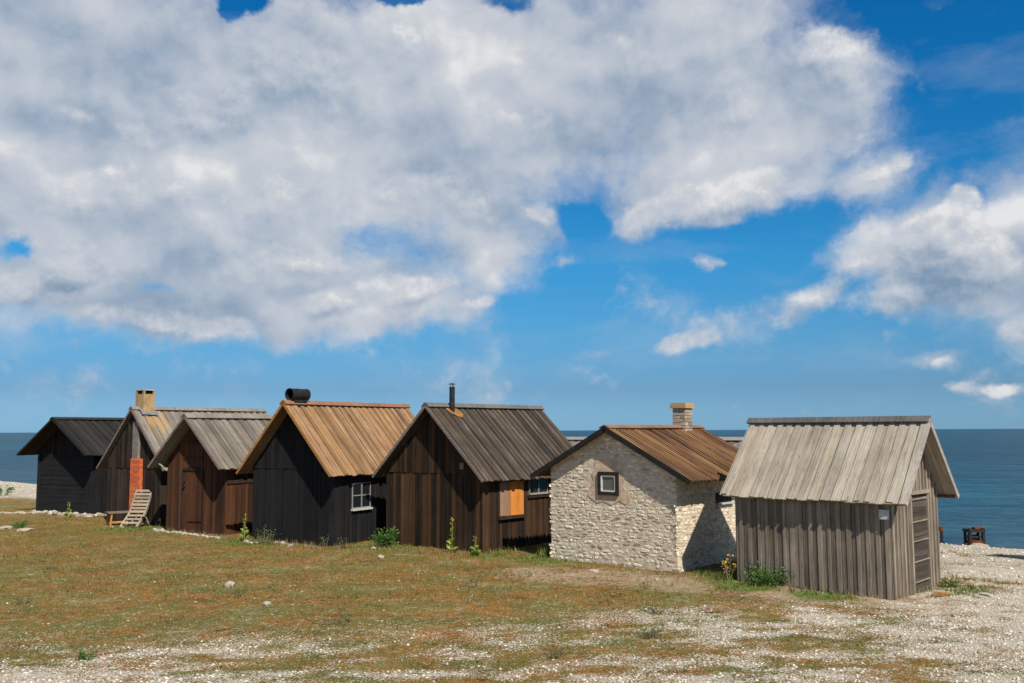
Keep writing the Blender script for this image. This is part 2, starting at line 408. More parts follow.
    hg = N.math('ADD', N.math('MULTIPLY', N.math('SUBTRACT', .6, vo.outputs['Distance']), N.math('ADD', N.math('MULTIPLY', pf, .9), .1)), N.math('MULTIPLY', n3, 1.2))
    hg = N.math('ADD', hg, N.math('MULTIPLY', n2, 1.4))
    N.lk(N.bump(hg, .020, .9), b.inputs['Normal'])
    return m
M['ground'] = ground_mat(); gm.materials.append(M['ground'])
go = bpy.data.objects.new('ground', gm); COL.objects.link(go); tag(go, kind='structure')

# ------------------------------------------------------------------ sea
def sea_mat():
    m, nt, b = new_mat('sea_water'); N = NB(nt)
    pos = N.n('ShaderNodeNewGeometry').outputs['Position']
    big = N.noise(N.mapping(pos, (.004, .012, 1)), 1.0, 4, .6)
    col = N.ramp(big, [(.35, (.001, .036, .075)), (.55, (.001, .055, .10)), (.7, (.003, .078, .125))])
    sep = N.n('ShaderNodeSeparateXYZ'); N.lk(pos, sep.inputs[0])
    s = N.math('ADD', N.math('MULTIPLY', sep.outputs[0], NX), N.math('MULTIPLY', sep.outputs[1], NY))
    shal = N.rng(s, 34.5, 60, 1, 0)
    col = N.mix(N.math('MULTIPLY', shal, .5), col, (.06, .10, .13))
    chop = N.noise(N.mapping(pos, (.35, 1.1, 1), rot=(0, 0, .6)), 1.0, 6, .7)
    col = N.mix(N.rng(chop, .42, .66, 0, .6), col, (.035, .125, .165))
    chop2 = N.noise(N.mapping(pos, (.06, .35, 1), rot=(0, 0, .6)), 1.0, 5, .7)
    col = N.mix(N.rng(chop2, .46, .60, 0, .5), col, (.001, .03, .065))
    N.lk(col, b.inputs['Base Color'])
    b.inputs['Roughness'].default_value = .30; b.inputs['IOR'].default_value = 1.33; b.inputs['Specular IOR Level'].default_value = .05
    w1 = N.noise(N.mapping(pos, (.55, .9, 1), rot=(0, 0, .6)), 1.0, 5, .6, .3)
    w2 = N.noise(N.mapping(pos, (.09, .16, 1), rot=(0, 0, .5)), 1.0, 4, .6)
    h = N.math('ADD', N.math('MULTIPLY', w1, .5), N.math('MULTIPLY', w2, 1.6))
    N.lk(N.bump(h, 1.6, 1.0), b.inputs['Normal'])
    return m
M['sea'] = sea_mat()
sm_ = MB(); e = 40000
sm_.add([(-e, -e, -1.2), (e, -e, -1.2), (e, e, -1.2), (-e, e, -1.2)], [(0, 1, 2, 3)])
so_ = sm_.build('water', M['sea']); tag(so_, kind='structure')

# ------------------------------------------------------------------ huts
def frontF(y0, sgn=-1): return lambda a, b, c: (a, y0 + sgn * c, b)
def sideF(x0, sgn=1): return lambda a, b, c: (x0 + sgn * c, a, b)
def vboards(mb, F, a0, a1, zb, zt, w=(.12, .18), t=.022, gap=.006, dj=.008, apex=None, zj=.008, base=0.0):
    a = a0
    while a < a1 - .02:
        ww = random.uniform(*w); e_ = min(a + ww, a1)
        if a1 - e_ < .05: e_ = a1
        d = t + random.uniform(-dj, dj); b0 = (zb(a) if callable(zb) else zb) + random.uniform(-zj, zj)
        l, r = a + gap / 2, e_ - gap / 2
        pts = [(l, b0), (r, b0 + random.uniform(-.004, .004)), (r, zt(r))]
        if apex is not None and l < apex < r: pts.append((apex, zt(apex)))
        pts.append((l, zt(l)))
        if zt((l + r) / 2) > b0 + .03: mb.prism(F, pts, base, base + d)
        a = e_
def hboards(mb, F, a0, a1, z0, z1, h=(.14, .2), t=.022, gap=.008, dj=.006, base=0.0):
    z = z0
    while z < z1 - .02:
        e_ = min(z + random.uniform(*h), z1)
        d = t + random.uniform(-dj, dj)
        mb.prism(F, [(a0, z + gap / 2), (a1, z + gap / 2), (a1, e_ - gap / 2), (a0, e_ - gap / 2)], base, base + d)
        z = e_

class Hut:
    def __init__(s, label, x, y, yaw, W, L, R, E, of, os_, ob=.3, tk=.055, group='old fishing huts in a row by the sea', name='fishing_hut'):
        s.root = empty(name, (x, y, 0), -yaw); tag(s.root, label, 'hut', group)
        s.x, s.y, s.yaw = x, y, yaw
        s.W, s.L, s.R, s.E, s.of, s.os, s.ob = W, L, R, E, of, os_, ob
        s.m = (R - E) / (W / 2 + os_); s.k = math.sqrt(1 + s.m * s.m); s.tk = tk
        s.zu = lambda a: s.R - s.m * abs(a) - s.tk * s.k - .012
    def gl(s, lx, ly):
        """ground height at a local point"""
        c, n = math.cos(-s.yaw), math.sin(-s.yaw)
        return gz1(s.x + lx * c - ly * n, s.y + lx * n + ly * c)
    def core(s, mat, name='side_wall'): pass
    def walls(s, mat, w=(.12, .18), upper=None, zsplit=None, t=.022, dj=.008, low=-.25, horiz=None, backmat=None, side_w=None, gap=.006):
        W, L = s.W, s.L; hw = W / 2; zs = s.zu(hw)
        side_w = side_w or w
        # front gable
        mb = MB()
        mb.prism(frontF(0, 1), [(-hw + .03, low), (hw - .03, low), (hw - .03, zs - .01), (0, s.zu(0) - .01), (-hw + .03, zs - .01)], 0, .05)
        if horiz: hboards(mb, frontF(0), -hw + .05, hw - .05, low, zsplit, t=t, dj=dj)
        else: vboards(mb, frontF(0), -hw, hw, low, (lambda a: min(s.zu(a), zsplit if zsplit else 99)), w, t, gap, dj, apex=0)
        g = mb.build('gable_wall', mat if not horiz else horiz, s.root)
        if zsplit:
            ub = MB(); vboards(ub, frontF(0), -hw - .01, hw + .01, zsplit - .03, s.zu, w, t, gap, dj, apex=0, base=.012 if not horiz else .0)
            ub.build('upper_gable_boards', upper or mat, s.root)
        # sides
        for sg in (1, -1):
            mb = MB()
            mb.prism(sideF(sg * (hw - .05), sg), [(.051, low), (L - .051, low), (L - .051, zs - .02), (.051, zs - .02)], 0, .05)
            vboards(mb, sideF(sg * hw, sg), -.02, L, low, lambda a: zs - .005, side_w, t, gap, dj)
            mb.build('side_wall', mat, s.root)
        mb = MB()
        mb.prism(frontF(L - .05, 1), [(-hw + .03, low), (hw - .03, low), (hw - .03, zs - .01), (0, s.zu(0) - .01), (-hw + .03, zs - .01)], 0, .05)
        vboards(mb, frontF(L, 1), -hw, hw, low, s.zu, w, t, gap, dj, apex=0)
        mb.build('gable_wall', backmat or mat, s.root)
    def roofF(s, sg):
        """frame: a along ridge, b down the slope, c out of the slope (0 = roof top surface)"""
        m, k, R = s.m, s.k, s.R
        sag = lambda a: .022 * math.sin(math.pi * min(1, max(0, (a + s.of) / (s.L + s.ob + s.of)))) * (1 if s.L > 3.2 else .5)
        return lambda a, b, c: (sg * (b / k + c * m / k), a, R - b * m / k + c / k - sag(a))
    def roof(s, mat, w=.15, lap=True, jit=.025, thick=.022, capmat=None, cap=(.16, .03), wj=.02, ribs=False, warp=0.0):
        Ls = (s.W / 2 + s.os) * s.k; y0, y1 = -s.of, s.L + s.ob
        mb = MB(); tk = s.tk
        for sg in (1, -1):
            F = s.roofF(sg)
            a = y0; i = 0
            # lower layer
            while a < y1 - .02:
                ww = w * 2 * random.uniform(.93, 1.07) if lap else w * random.uniform(.85, 1.15)
                e_ = min(a + ww, y1)
                if y1 - e_ < .05: e_ = y1
                j = random.uniform(-jit, jit) * .6
                top = -.022 if lap else 0
                dz = random.uniform(-.004, .004)
                mb.prism(F, [(a + .003, .0), (e_ - .003, .0), (e_ - .003, Ls + j), (a + .003, Ls + j + random.uniform(-.006, .006))], -tk + .002, top + dz)
                a = e_
            if lap:
                a = y0 - .005
                while a < y1 - .03:
                    ww = w * random.uniform(1 - wj * 4, 1 + wj * 4); e_ = min(a + ww, y1 + .005)
                    j = random.uniform(-jit, jit); dz = random.uniform(-.005, .006)
                    sk = random.uniform(-warp, warp)
                    mb.prism(F, [(a, .0), (e_, .0), (e_ + sk, Ls + .01 + j), (a + sk, Ls + .01 + j + random.uniform(-.008, .008))], -.021, dz)
                    a = e_ + w * random.uniform(.72, 1.0)
        r = mb.build('roof', mat, s.root)
        if capmat:
            cb = MB(); cw, ct = cap
            for sg in (1, -1):
                F = s.roofF(sg)
                cb.prism(F, [(y0 - .03, -.0), (y1 + .02, -.0), (y1 + .02, cw), (y0 - .03, cw + .006)], .012, .012 + ct)
            cb.build('ridge_cap', capmat, s.root)
    def barge(s, mat, h=.07, t=.022, back=False):
        Ls = (s.W / 2 + s.os) * s.k
        for sg in (1, -1):
            F = s.roofF(sg); mb = MB()
            mb.prism(F, [(-s.of - t - .008, .0), (-s.of - .008, .0), (-s.of - .008, Ls + .0), (-s.of - t - .008, Ls + .0)], -h, -.004)
            mb.build('bargeboard', mat, s.root)
    def purlins(s, mat, n=4):
        Ls = (s.W / 2 + s.os) * s.k
        for sg in (1, -1):
            F = s.roofF(sg)
            for i in range(n):
                mb = MB(); b = Ls * (i + .5) / n
                mb.prism(F, [(-s.of + .02, b - .04), (-.03, b - .04), (-.03, b + .04), (-s.of + .02, b + .04)], -s.tk - .07, -s.tk - .002)
                mb.build('purlin', mat, s.root)

def rect_frame(mb, F, a0, a1, b0, b1, w, c0, c1):
    mb.prism(F, [(a0, b0), (a1, b0), (a1, b0 + w), (a0, b0 + w)], c0, c1)
    mb.prism(F, [(a0, b1 - w), (a1, b1 - w), (a1, b1), (a0, b1)], c0, c1)
    mb.prism(F, [(a0, b0 + w), (a0 + w, b0 + w), (a0 + w, b1 - w), (a0, b1 - w)], c0, c1)
    mb.prism(F, [(a1 - w, b0 + w), (a1, b0 + w), (a1, b1 - w), (a1 - w, b1 - w)], c0, c1)
def rb(F, mb, a0, a1, b0, b1, c0, c1): mb.prism(F, [(a0, b0), (a1, b0), (a1, b1), (a0, b1)], c0, c1)

# --- 1: far left, tar black, horizontal boards
h = Hut('tar-black hut farthest from the pale shed, horizontal boards below its gable, at the shingle beach', -15.31, 32.39, .491, 2.895, 3.8, 3.298, 2.057, .602, .365, ob=.25)
h.walls(M['tar'], zsplit=2.0, horiz=M['tar_h'], w=(.08, .12), low=.06)
for sx in (-1, 1):
    mb = MB(); rb(frontF(0), mb, sx * 1.39 - .07, sx * 1.39 + .07, .05, 2.0, .03, .055); mb.build('corner_post', M['tar'], h.root)
h.roof(M['tar_roof'], w=.16, capmat=M['tar_roof'], cap=(.14, .02)); h.barge(M['black_trim'])
mb = MB()
for i in range(46):
    a = random.uniform(-1.5, 1.5); mb.rock((a, -.03 - random.uniform(0, .22), random.uniform(-.02, .07)), random.uniform(.09, .2), random.uniform(.06, .12), random.uniform(.04, .09), random.uniform(-.3, .3))
for i in range(40):
    a = random.uniform(-.0, 2.5); mb.rock((1.43 + random.uniform(0, .14), a, random.uniform(-.02, .05)), random.uniform(.06, .12), random.uniform(.09, .2), random.uniform(.05, .09), 0)
mb.build('stone_footing', M['limestone'], h.root)

# --- 2: brown, brick flue on its gable, yellow chimney
h = Hut('dark brown hut with orange brick flue up its gable and a yellow plastered chimney', -11.678, 29.147, .609, 2.71, 4.85, 3.566, 1.675, .163, .422, ob=.2)
h.walls(M['brown'], zsplit=1.72, w=(.08, .12))
h.roof(M['grey_roof_lichen'], w=.15, capmat=M['grey_roof'], cap=(.13, .035), warp=.02); h.barge(M['purple_trim'], .07)
mb = MB(); core = MB()
bx0, bx1, bd = .0, .49, .14
core.box(bx0 + .006, bx1 - .006, -bd + .006, -.02, -.2, 1.965); 
z = -.1; row = 0
while z < 1.95:
    o = 0 if row % 2 else -.125
    a = bx0 + o
    while a < bx1 - .01:
        l, r = max(a, bx0 - .008) + .005, min(a + .25, bx1 + .008) - .005
        if r - l > .03: mb.box(l, r, -bd - random.uniform(0, .004), -bd + .05, z, z + .063)
        a += .25
    for xx, sg in ((bx0, 1), (bx1, -1)):
        b_ = -bd + .056
        mb.box(min(xx, xx + sg * .04) - .002 * (sg > 0), max(xx, xx + sg * .04) + .002 * (sg < 0), b_, -.03, z, z + .063)
    z += .075; row += 1
fl = mb.build('brick_flue', M['brick'], h.root); core.build('mortar_joints', M['brick_mortar'], fl)
mb = MB(); mb.box(.02, .31, -.11, -.0, 1.965, 3.12); mb.build('plastered_flue', M['grey_plaster'], h.root)
mb = MB(); mb.box(-.21, .21, .10, .50, 3.25, 3.98)
for sx in (-1, 1):
    for y_ in (.10, .44): mb.box(sx * .18 - .03, sx * .18 + .03, y_, y_ + .06, 3.98, 4.09)
ch = mb.build('chimney', M['yellow_plaster'], h.root)
mb = MB(); mb.box(-.15, .15, .15, .45, 3.981, 4.085); mb.build('flue_opening', M['opening_shade'], ch)  # solid block, its dark colour standing for the shaded cavity under the slab
mb = MB(); mb.box(-.22, .22, .09, .51, 4.092, 4.125); mb.build('slab', M['slab'], ch)
mb = MB()
for sg in (1, -1):
    F = h.roofF(sg); mb.prism(F, [(.04, -.0), (.58, -.0), (.58, .36), (.04, .34)], .045, .052)
mb.build('flashing', plain('lead_flashing', (.13, .14, .15), (.2, .21, .22), 10), h.root)

# --- 3: red-brown with door
h = Hut('red-brown hut with a plank door and hatch in its gable, low grey board roof', -8.84, 26.426, .563, 2.426, 3.3, 3.279, 1.825, .455, .315, ob=.2)
h.walls(M['redbrown'], w=(.09, .13))
h.roof(M['grey_roof'], w=.165, capmat=M['grey_roof'], cap=(.17, .035), warp=.02); h.barge(M['purple_trim'], .07)
F = frontF(0); db = MB(); vboards(db, F, -.50, .31, .04, lambda a: 1.70, (.13, .16), .045, .008, .004)
door = db.build('door', M['redbrown'], h.root)
mb = MB(); mb.prism(F, [(-.24, .30), (.35, .32), (.35, .345), (-.24, .325)], .05, .066); mb.build('iron_bar', M['iron'], door)
mb = MB(); mb.tube(F(-.43, 1.27, .05), F(-.43, 1.27, .11), .03); mb.build('handle', M['iron'], door)
mb = MB(); mb.tube(F(-.43, 1.40, .05), F(-.43, 1.40, .09), .022); mb.build('lock', M['iron'], door)
mb = MB(); vboards(mb, F, -.34, .30, 1.80, lambda a: 2.45, (.14, .18), .045, .008, .004); ht = mb.build('hatch', M['redbrown'], h.root)
mb = MB(); rb(F, mb, -.52, .34, 1.715, 1.785, .03, .07); rb(F, mb, -.50, .31, 2.06, 2.10, .03, .062); rb(F, mb, -.40, .33, 2.47, 2.52, .03, .06)
rb(F, mb, -.555, -.51, .04, 1.71, .03, .06); rb(F, mb, .315, .36, .04, 1.71, .03, .06)
mb.build('door_frame', M['brown'], h.root)
mb = MB(); mb.bar((-1.27, -.30, 1.92), (-1.20, -.06, 1.70), .05, .04); mb.build('eave_bracket', M['silver_trim'], h.root)
mb = MB()
F = sideF(1.213, 1); rb(F, mb, .0, 1.6, 1.38, 1.50, .03, .05)
mb.build('side_trim', M['rust_brown'], h.root)

# --- 4: black with tan-orange roof
h = Hut('coal-black hut under a tan-orange board roof, white-barred window on its side', -5.572, 24.038, .554, 2.81, 4.40, 3.568, 1.739, .394, .255, ob=.24)
h.walls(M['tar'], zsplit=1.88, w=(.08, .11))
h.roof(M['orange_roof'], w=.13, capmat=M['ridge_orange'], cap=(.13, .03), warp=.015); h.barge(M['orange_trim'], .07)
F = sideF(1.405, 1)
mb = MB(); rect_frame(mb, F, .60, 1.30, .86, 1.50, .024, .02, .045)
rb(F, mb, .935, .965, .893, 1.467, .022, .056); rb(F, mb, .633, .934, 1.17, 1.195, .024, .050); rb(F, mb, .966, 1.267, 1.17, 1.195, .024, .050)
wn = mb.build('window', M['silver_trim'], h.root)
mb = MB(); rb(F, mb, .62, 1.28, .88, 1.48, .018, .034); mb.build('glass', M['glass'], wn)
mb = MB(); rb(F, mb, .57, 1.33, .81, .856, .02, .10); mb.build('sill', M['old_white'], wn)
# barrel cowl on the ridge
mb = MB(); n = 26; r0 = .150; cz = 3.745
prof = [(-.22, r0), (.40, r0), (.40, r0 - .03), (-.22, r0 - .02)]
ring = lambda y_, r_: [(r_ * math.cos(t), y_, cz + r_ * math.sin(t)) for t in [2 * math.pi * i / n for i in range(n)]]
ys_ = [(-.20, r0 - .012), (-.20, r0 - .012), (-.20, r0 + .008), (-.185, r0 + .008), (-.18, r0), (.08, r0), (.085, r0 + .007), (.10, r0 + .007), (.105, r0), (.39, r0), (.395, r0 + .008), (.41, r0 + .008), (.41, 0.001)]
vs = []; 
for y_, r_ in ys_: vs += ring(y_, r_)
fs = []
for k_ in range(len(ys_) - 1):
    fs += [(k_ * n + i, k_ * n + (i + 1) % n, (k_ + 1) * n + (i + 1) % n, (k_ + 1) * n + i) for i in range(n)]
mb.add(vs, fs)
vs = ring(-.2, r0 - .013) + ring(.38, r0 - .013) + ring(.38, .001)
mb.add(vs, [(i, (i + 1) % n, (i + 1) % n + n, i + n) for i in range(n)] + [(n + i, n + (i + 1) % n, 2 * n + (i + 1) % n, 2 * n + i) for i in range(n)])
bar = mb.build('barrel_cowl', M['iron'], h.root)
mb = MB(); mb.box(-.10, .10, -.10, .34, 3.40, 3.61); mb.build('cowl_base', M['iron'], bar)

# --- 5: dark brown with stove pipe and shuttered window
h = Hut('dark brown hut with a thin stove pipe and orange shutter, left of the stone house', -1.919, 22.853, .69, 3.194, 4.25, 3.457, 1.674, .266, .285, ob=.0)
h.walls(M['rust_brown'], zsplit=1.81, w=(.07, .12))
h.roof(M['dark_grey_roof'], w=.105, capmat=M['ridge_grey'], cap=(.14, .03), warp=.012); h.barge(M['purple_trim'], .07)
F = sideF(1.597, 1)
mb = MB(); vboards(mb, F, .56, .92, .80, lambda a: 1.59, (.18, .2), .05, .004, .002); s1 = mb.build('shutter', M['ply_grey'], h.root); s1['label'] = 'faded pinkish-grey shutter leaf'
mb = MB(); vboards(mb, F, .93, 1.43, .80, lambda a: 1.59, (.25, .26), .06, .003, .002); s2 = mb.build('shutter', M['ply_orange'], h.root); s2['label'] = 'bright orange shutter leaf'
mb = MB(); rb(F, mb, .50, 1.46, .72, .785, .02, .10); rb(F, mb, .50, .55, .79, 1.60, .02, .05); rb(F, mb, 1.435, 1.48, .79, 1.60, .02, .05); mb.build('window_frame', M['brown'], h.root)
mb = MB(); rb(F, mb, 1.66, 2.40, 1.235, 1.28, .02, .08)
for a in (1.66, 2.02, 2.38): rb(F, mb, a, a + .022, 1.281, 1.62, .02, .06)
w2 = mb.build('window', M['silver_trim'], h.root)
mb = MB(); rb(F, mb, 1.68, 2.38, 1.282, 1.61, .02, .035); mb.build('glass', M['glass'], w2)
mb = MB(); rb(F, mb, 1.62, 2.44, 1.16, 1.212, .02, .07); mb.build('sill', M['dark_frame'], w2)
mb = MB(); mb.tube((.15, .50, 3.10), (.15, .50, 3.86), .068); mb.tube((.15, .50, 3.86), (.15, .50, 3.875), .078); pp = mb.build('stove_pipe', M['iron'], h.root, False)
mb = MB()
for t in (0, 2.1, 4.2): mb.tube((.15 + .045 * math.cos(t), .5 + .045 * math.sin(t), 3.87), (.15 + .045 * math.cos(t), .5 + .045 * math.sin(t), 3.95), .008, n=6)
mb.tube((.15, .50, 3.945), (.15, .50, 3.975), .105, .03, n=18); mb.build('rain_cap', M['rust'], pp)
mb = MB(); Fr = h.roofF(1); mb.prism(Fr, [(.30, .15), (.70, .15), (.78, .36), (.66, .47), (.50, .43), (.40, .34), (.33, .26)], .008, .013); mb.build('flashing', M['rust_bright'], h.root)
mb = MB(); rb(frontF(0), mb, .92, 1.04, 1.90, 2.05, .04, .06); mb.build('vent', M['grey_plaster'], h.root)

# --- 6: stone house
h = Hut('whitewashed rubble stone house with a small square gable window and a stone chimney', 2.053, 19.863, .714, 3.179, 3.95, 2.889, 1.826, .174, .448, ob=-.18, name='stone_house')
hw = h.W / 2; L = h.L; zs = h.zu(hw)
def rubble_wall(F, a0, a1, zb, ztf, seed, holes=()):
    random.seed(seed); mb = MB(); z = zb
    while z < 3.0:
        rh = random.uniform(.03, .085); a = a0 - random.uniform(0, .1)
        while a < a1 + .02:
            ln = random.uniform(.07, .30) * (.6 + rh * 5)
            zc = z + rh / 2 + random.uniform(-.012, .012) + .02 * math.sin(a * 2.1 + z * 3); ac = a + ln / 2
            if zc + rh * .4 < ztf(ac) and a0 - .02 <= ac <= a1 + .02 and not any(p <= ac <= q_ and r_ <= zc <= s_ for p, q_, r_, s_ in holes) and random.random() > .03 + .22 * (float(vnoise(np.array(ac * 2.3 + seed * 7), np.array(zc * 2.9))) > .66):
                d = random.uniform(.002, .011); tl = random.uniform(-.22, .18)
                hl, hh = ln / 2 * random.uniform(.86, .99), rh / 2 * random.uniform(.80, 1.0)
                n_ = 8; ring_o = []; ring_i = []
                for i in range(n_):
                    t = 2 * math.pi * (i + .5) / n_
                    sx = math.copysign(abs(math.cos(t)) ** .55, math.cos(t)) * hl * random.uniform(.74, 1.14)
                    sz = math.copysign(abs(math.sin(t)) ** .55, math.sin(t)) * hh * random.uniform(.82, 1.1)
                    c_, s_n = math.cos(tl), math.sin(tl)
                    px, pz = sx * c_ - sz * s_n, sx * s_n + sz * c_
                    ring_o.append((ac + px, zc + pz)); ring_i.append((ac + px * .74, zc + pz * .70))
                vs = [F(p, q_, -.01) for p, q_ in ring_o] + [F(p, q_, d * random.uniform(.7, 1.3)) for p, q_ in ring_i]
                fs = [(i, (i + 1) % n_, (i + 1) % n_ + n_, i + n_) for i in range(n_)] + [tuple(range(n_, 2 * n_))]
                mb.add(vs, fs)
            a += ln + random.uniform(.0, .02)
        z += rh + random.uniform(.0, .012)
    return mb
ztg = h.zu; hole = [(-.60, .52, 1.24, 2.22)]
mb = rubble_wall(frontF(0), -hw, hw, -.15, ztg, 1, hole); w_ = mb.build('gable_wall', M['rubble'], h.root)
mb = MB(); mb.prism(frontF(0, 1), [(-hw, -.3), (hw, -.3), (hw, zs), (0, h.zu(0)), (-hw, zs)], 0, L); mb.build('mortar_bed', M['mortar'], w_)
for sg in (1, -1):
    mb = rubble_wall(sideF(sg * hw, sg), 0, L, -.15, lambda a: zs, 3 + sg, [(1.55, 2.3, 1.22, 1.5)]); mb.build('side_wall', M['rubble'], h.root)
mb = rubble_wall(frontF(L, 1), -hw, hw, -.15, ztg, 9); mb.build('gable_wall', M['rubble'], h.root)
random.seed(21)
mb = MB(); F = frontF(0)
pp_ = []
for (a, b) in [(-.38, 2.12), (-.30, 2.20), (-.12, 2.17), (.10, 2.22), (.24, 2.10), (.33, 2.12), (.30, 1.93), (.36, 1.78), (.34, 1.62), (.47, 1.52), (.50, 1.36), (.40, 1.27), (.22, 1.33), (.04, 1.24), (-.18, 1.31), (-.34, 1.27), (-.50, 1.36), (-.60, 1.42), (-.52, 1.60), (-.42, 1.72), (-.47, 1.88), (-.40, 2.0)]: pp_.append((a, b))
mb.prism(F, pp_, 0, .012); mb.build('plaster_patch', M['plaster_patch'], h.root)
mb = MB(); rect_frame(mb, F, -.29, .23, 1.44, 1.93, .07, .012, .055); wf = mb.build('window', M['dark_frame'], h.root)
mb = MB(); rect_frame(mb, F, -.215, .155, 1.515, 1.855, .028, .013, .045); mb.build('casement', M['white_paint'], wf)
mb = MB(); rb(F, mb, -.187, .127, 1.543, 1.827, .013, .02); mb.build('glass', M['glass_pale'], wf)
F = sideF(hw, 1)
mb = MB(); rb(F, mb, 1.58, 2.26, 1.26, 1.47, .0, .018); w3 = mb.build('side_window', M['opening_shade'], h.root)  # dark panel, colour painted as the shade inside the window slot
mb = MB(); rb(F, mb, 1.55, 2.29, 1.22, 1.255, .0, .07); mb.build('sill', M['old_white'], w3)
h.roof(M['redroof'], w=.075, capmat=M['ridge_orange'], cap=(.13, .02), jit=.012, warp=.004); h.barge(M['black_trim'], .11)  # black rake edge, made deeper to stand in for the unlit roof underside
mb = MB(); random.seed(5)
z = 2.75
while z < 3.30:
    for (fr, c0, c1) in ((frontF(2.82), -.165, .165), (frontF(3.15, 1), -.165, .165)):
        a = c0
        while a < c1 - .02:
            e_ = min(a + random.uniform(.1, .2), c1); mb.prism(fr, [(a + .006, z + .005), (e_ - .006, z + .005), (e_ - .006, z + .07), (a + .006, z + .07)], -.03, random.uniform(.002, .012)); a = e_
    for sg in (1, -1):
        fr = sideF(sg * .165, sg); a = 2.82
        while a < 3.13:
            e_ = min(a + random.uniform(.1, .2), 3.15); mb.prism(fr, [(a + .006, z + .005), (e_ - .006, z + .005), (e_ - .006, z + .07), (a + .006, z + .07)], -.03, random.uniform(.002, .012)); a = e_
    z += .078
mb.box(-.16, .16, 2.825, 3.145, 2.6, 3.31)
ch = mb.build('chimney', M['chimney_stone'], h.root)
mb = MB(); mb.box(-.215, .215, 2.77, 3.20, 3.31, 3.385); mb.box(-.195, .195, 2.79, 3.18, 3.385, 3.43); mb.build('cap', M['chimney_cap'], ch)
for i in range(5): pass
random.seed(31)

# --- 7: grey shed on the right
h = Hut('pale silver-grey board shed with a slatted door, standing alone at the right', 6.989, 16.515, -.80, 2.067, 2.89, 3.0, 1.60, .322, .20, ob=.25, tk=.05, name='board_shed')
hw = h.W / 2
h.walls(M['pale_grey_wall'], w=(.13, .19), t=.024, dj=.002, low=-.02, gap=.010, side_w=(.15, .20))
# battens over the joints
for sg in (1, -1):
    mb = MB(); a = .0
    while a < h.L - .03:
        rb(sideF(sg * (hw + .026), sg), mb, a, a + random.uniform(.05, .085), -.02 + random.uniform(-.03, .02), h.zu(hw) - .01, 0, random.uniform(.007, .013)); a += random.uniform(.16, .19)
    mb.build('battens', M['silver_post'], h.root)
mb = MB(); a = -hw
F = frontF(-.026)
while a < hw - .03:
    if not (-.38 < a < .47):
        aa = a + random.uniform(.035, .055); rb(F, mb, a, aa, -.01, h.zu(max(abs(a), abs(aa))) - .01, 0, .022)
    else:
        aa = a + .04; rb(F, mb, a, aa, 1.74, h.zu(max(abs(a), abs(aa))) - .01, 0, .022)
    a += random.uniform(.13, .17)
mb.build('battens', M['silver_post'], h.root)
mb = MB(); hboards(mb, frontF(-.030), -.27, .43, -.02, 1.66, (.075, .095), .02, .004, .008)
dr = mb.build('door', M['pale_grey_door'], h.root)
F = frontF(-.03)
for k_ in range(0, 9, 2):
    mb = MB(); z_ = .16 + k_ * .175 + random.uniform(-.02, .02); mb.prism(F, [(-.26, z_), (.42, z_ + .01), (.42, z_ + .035), (-.26, z_ + .02)], .028, .045); mb.build('slat', M['pale_grey_wall'], dr)
mb = MB(); rb(F, mb, -.33, -.275, -.04, 1.67, 0, .05); rb(F, mb, .435, .49, -.04, 1.67, 0, .05); rb(F, mb, -.36, .54, 1.675, 1.735, 0, .07)
mb.build('door_frame', M['silver_post'], h.root)
h.roof(M['pale_roof'], w=.105, jit=.030, capmat=None, warp=.02)
mb = MB()
for sg in (1, -1):
    F = h.roofF(sg); mb.prism(F, [(-.345, -.0), (3.16, -.0), (3.16, .125), (-.345, .13)], .012, .05)
mb.build('ridge_cap', M['ridge_grey'], h.root)
h.barge(M['silver_trim'], .09)
Ls = (h.W / 2 + h.os) * h.k
for sg in (1, -1):
    F = h.roofF(sg); a = .1
    while a < h.L:
        mb = MB(); mb.prism(F, [(a, Ls - .30), (a + .06, Ls - .30), (a + .06, Ls - .06), (a, Ls - .06)], -.16, -.052); mb.build('rafter_end', M['rafter'], h.root); a += .27
mb = MB()
for sg in (1, -1):
    F = h.roofF(sg); mb.prism(F, [(-.30, Ls - .06), (3.02, Ls - .06), (3.02, Ls - .03), (-.30, Ls - .03)], -.11, -.052)
mb.build('fascia', M['rafter'], h.root)
mb = MB(); F = sideF(-hw - .055, -1); rb(F, mb, -.01, .14, 1.31, 1.47, .0, .05); mb.build('junction_box', M['notice'], h.root)

# --- 8: low hut behind the stone house, towards the water
yaw8 = math.atan2(1.2 - 7.0, 31.0 - 26.5)
h = Hut('low grey hut half hidden behind the stone house, nearer the water', 7.0, 26.5, yaw8, 2.6, 7.2, 2.56, 1.5, .2, .3, ob=.2)
h.walls(M['brown'], low=-.9); h.roof(M['grey_roof'], w=.16, capmat=M['silver_trim'], cap=(.16, .03)); h.barge(M['purple_trim'])

# --- 9: hut at the very right edge, mostly beyond the frame
h = Hut('hut beyond the right edge of the picture whose shade lies on the shingle', 12.85, 20.6, math.pi / 2, 2.3, 3.2, 2.75, 1.45, .25, .25, ob=.2)
h.walls(M['tar'], low=-.9); h.roof(M['tar_roof'], w=.16, capmat=M['tar_roof']); h.barge(M['black_trim'])

# ------------------------------------------------------------------ furniture by hut 2
def P3(x, y, dz=0): return (x, y, gz1(x, y) + dz)
t = empty('slatted_deck_chair', (-11.22, 28.30, gz1(-11.22, 28.30)), math.atan2(-.985, -.153))
tag(t, 'sun-bleached wooden slatted deck chair leaning back before the brick flue', 'deck chair')
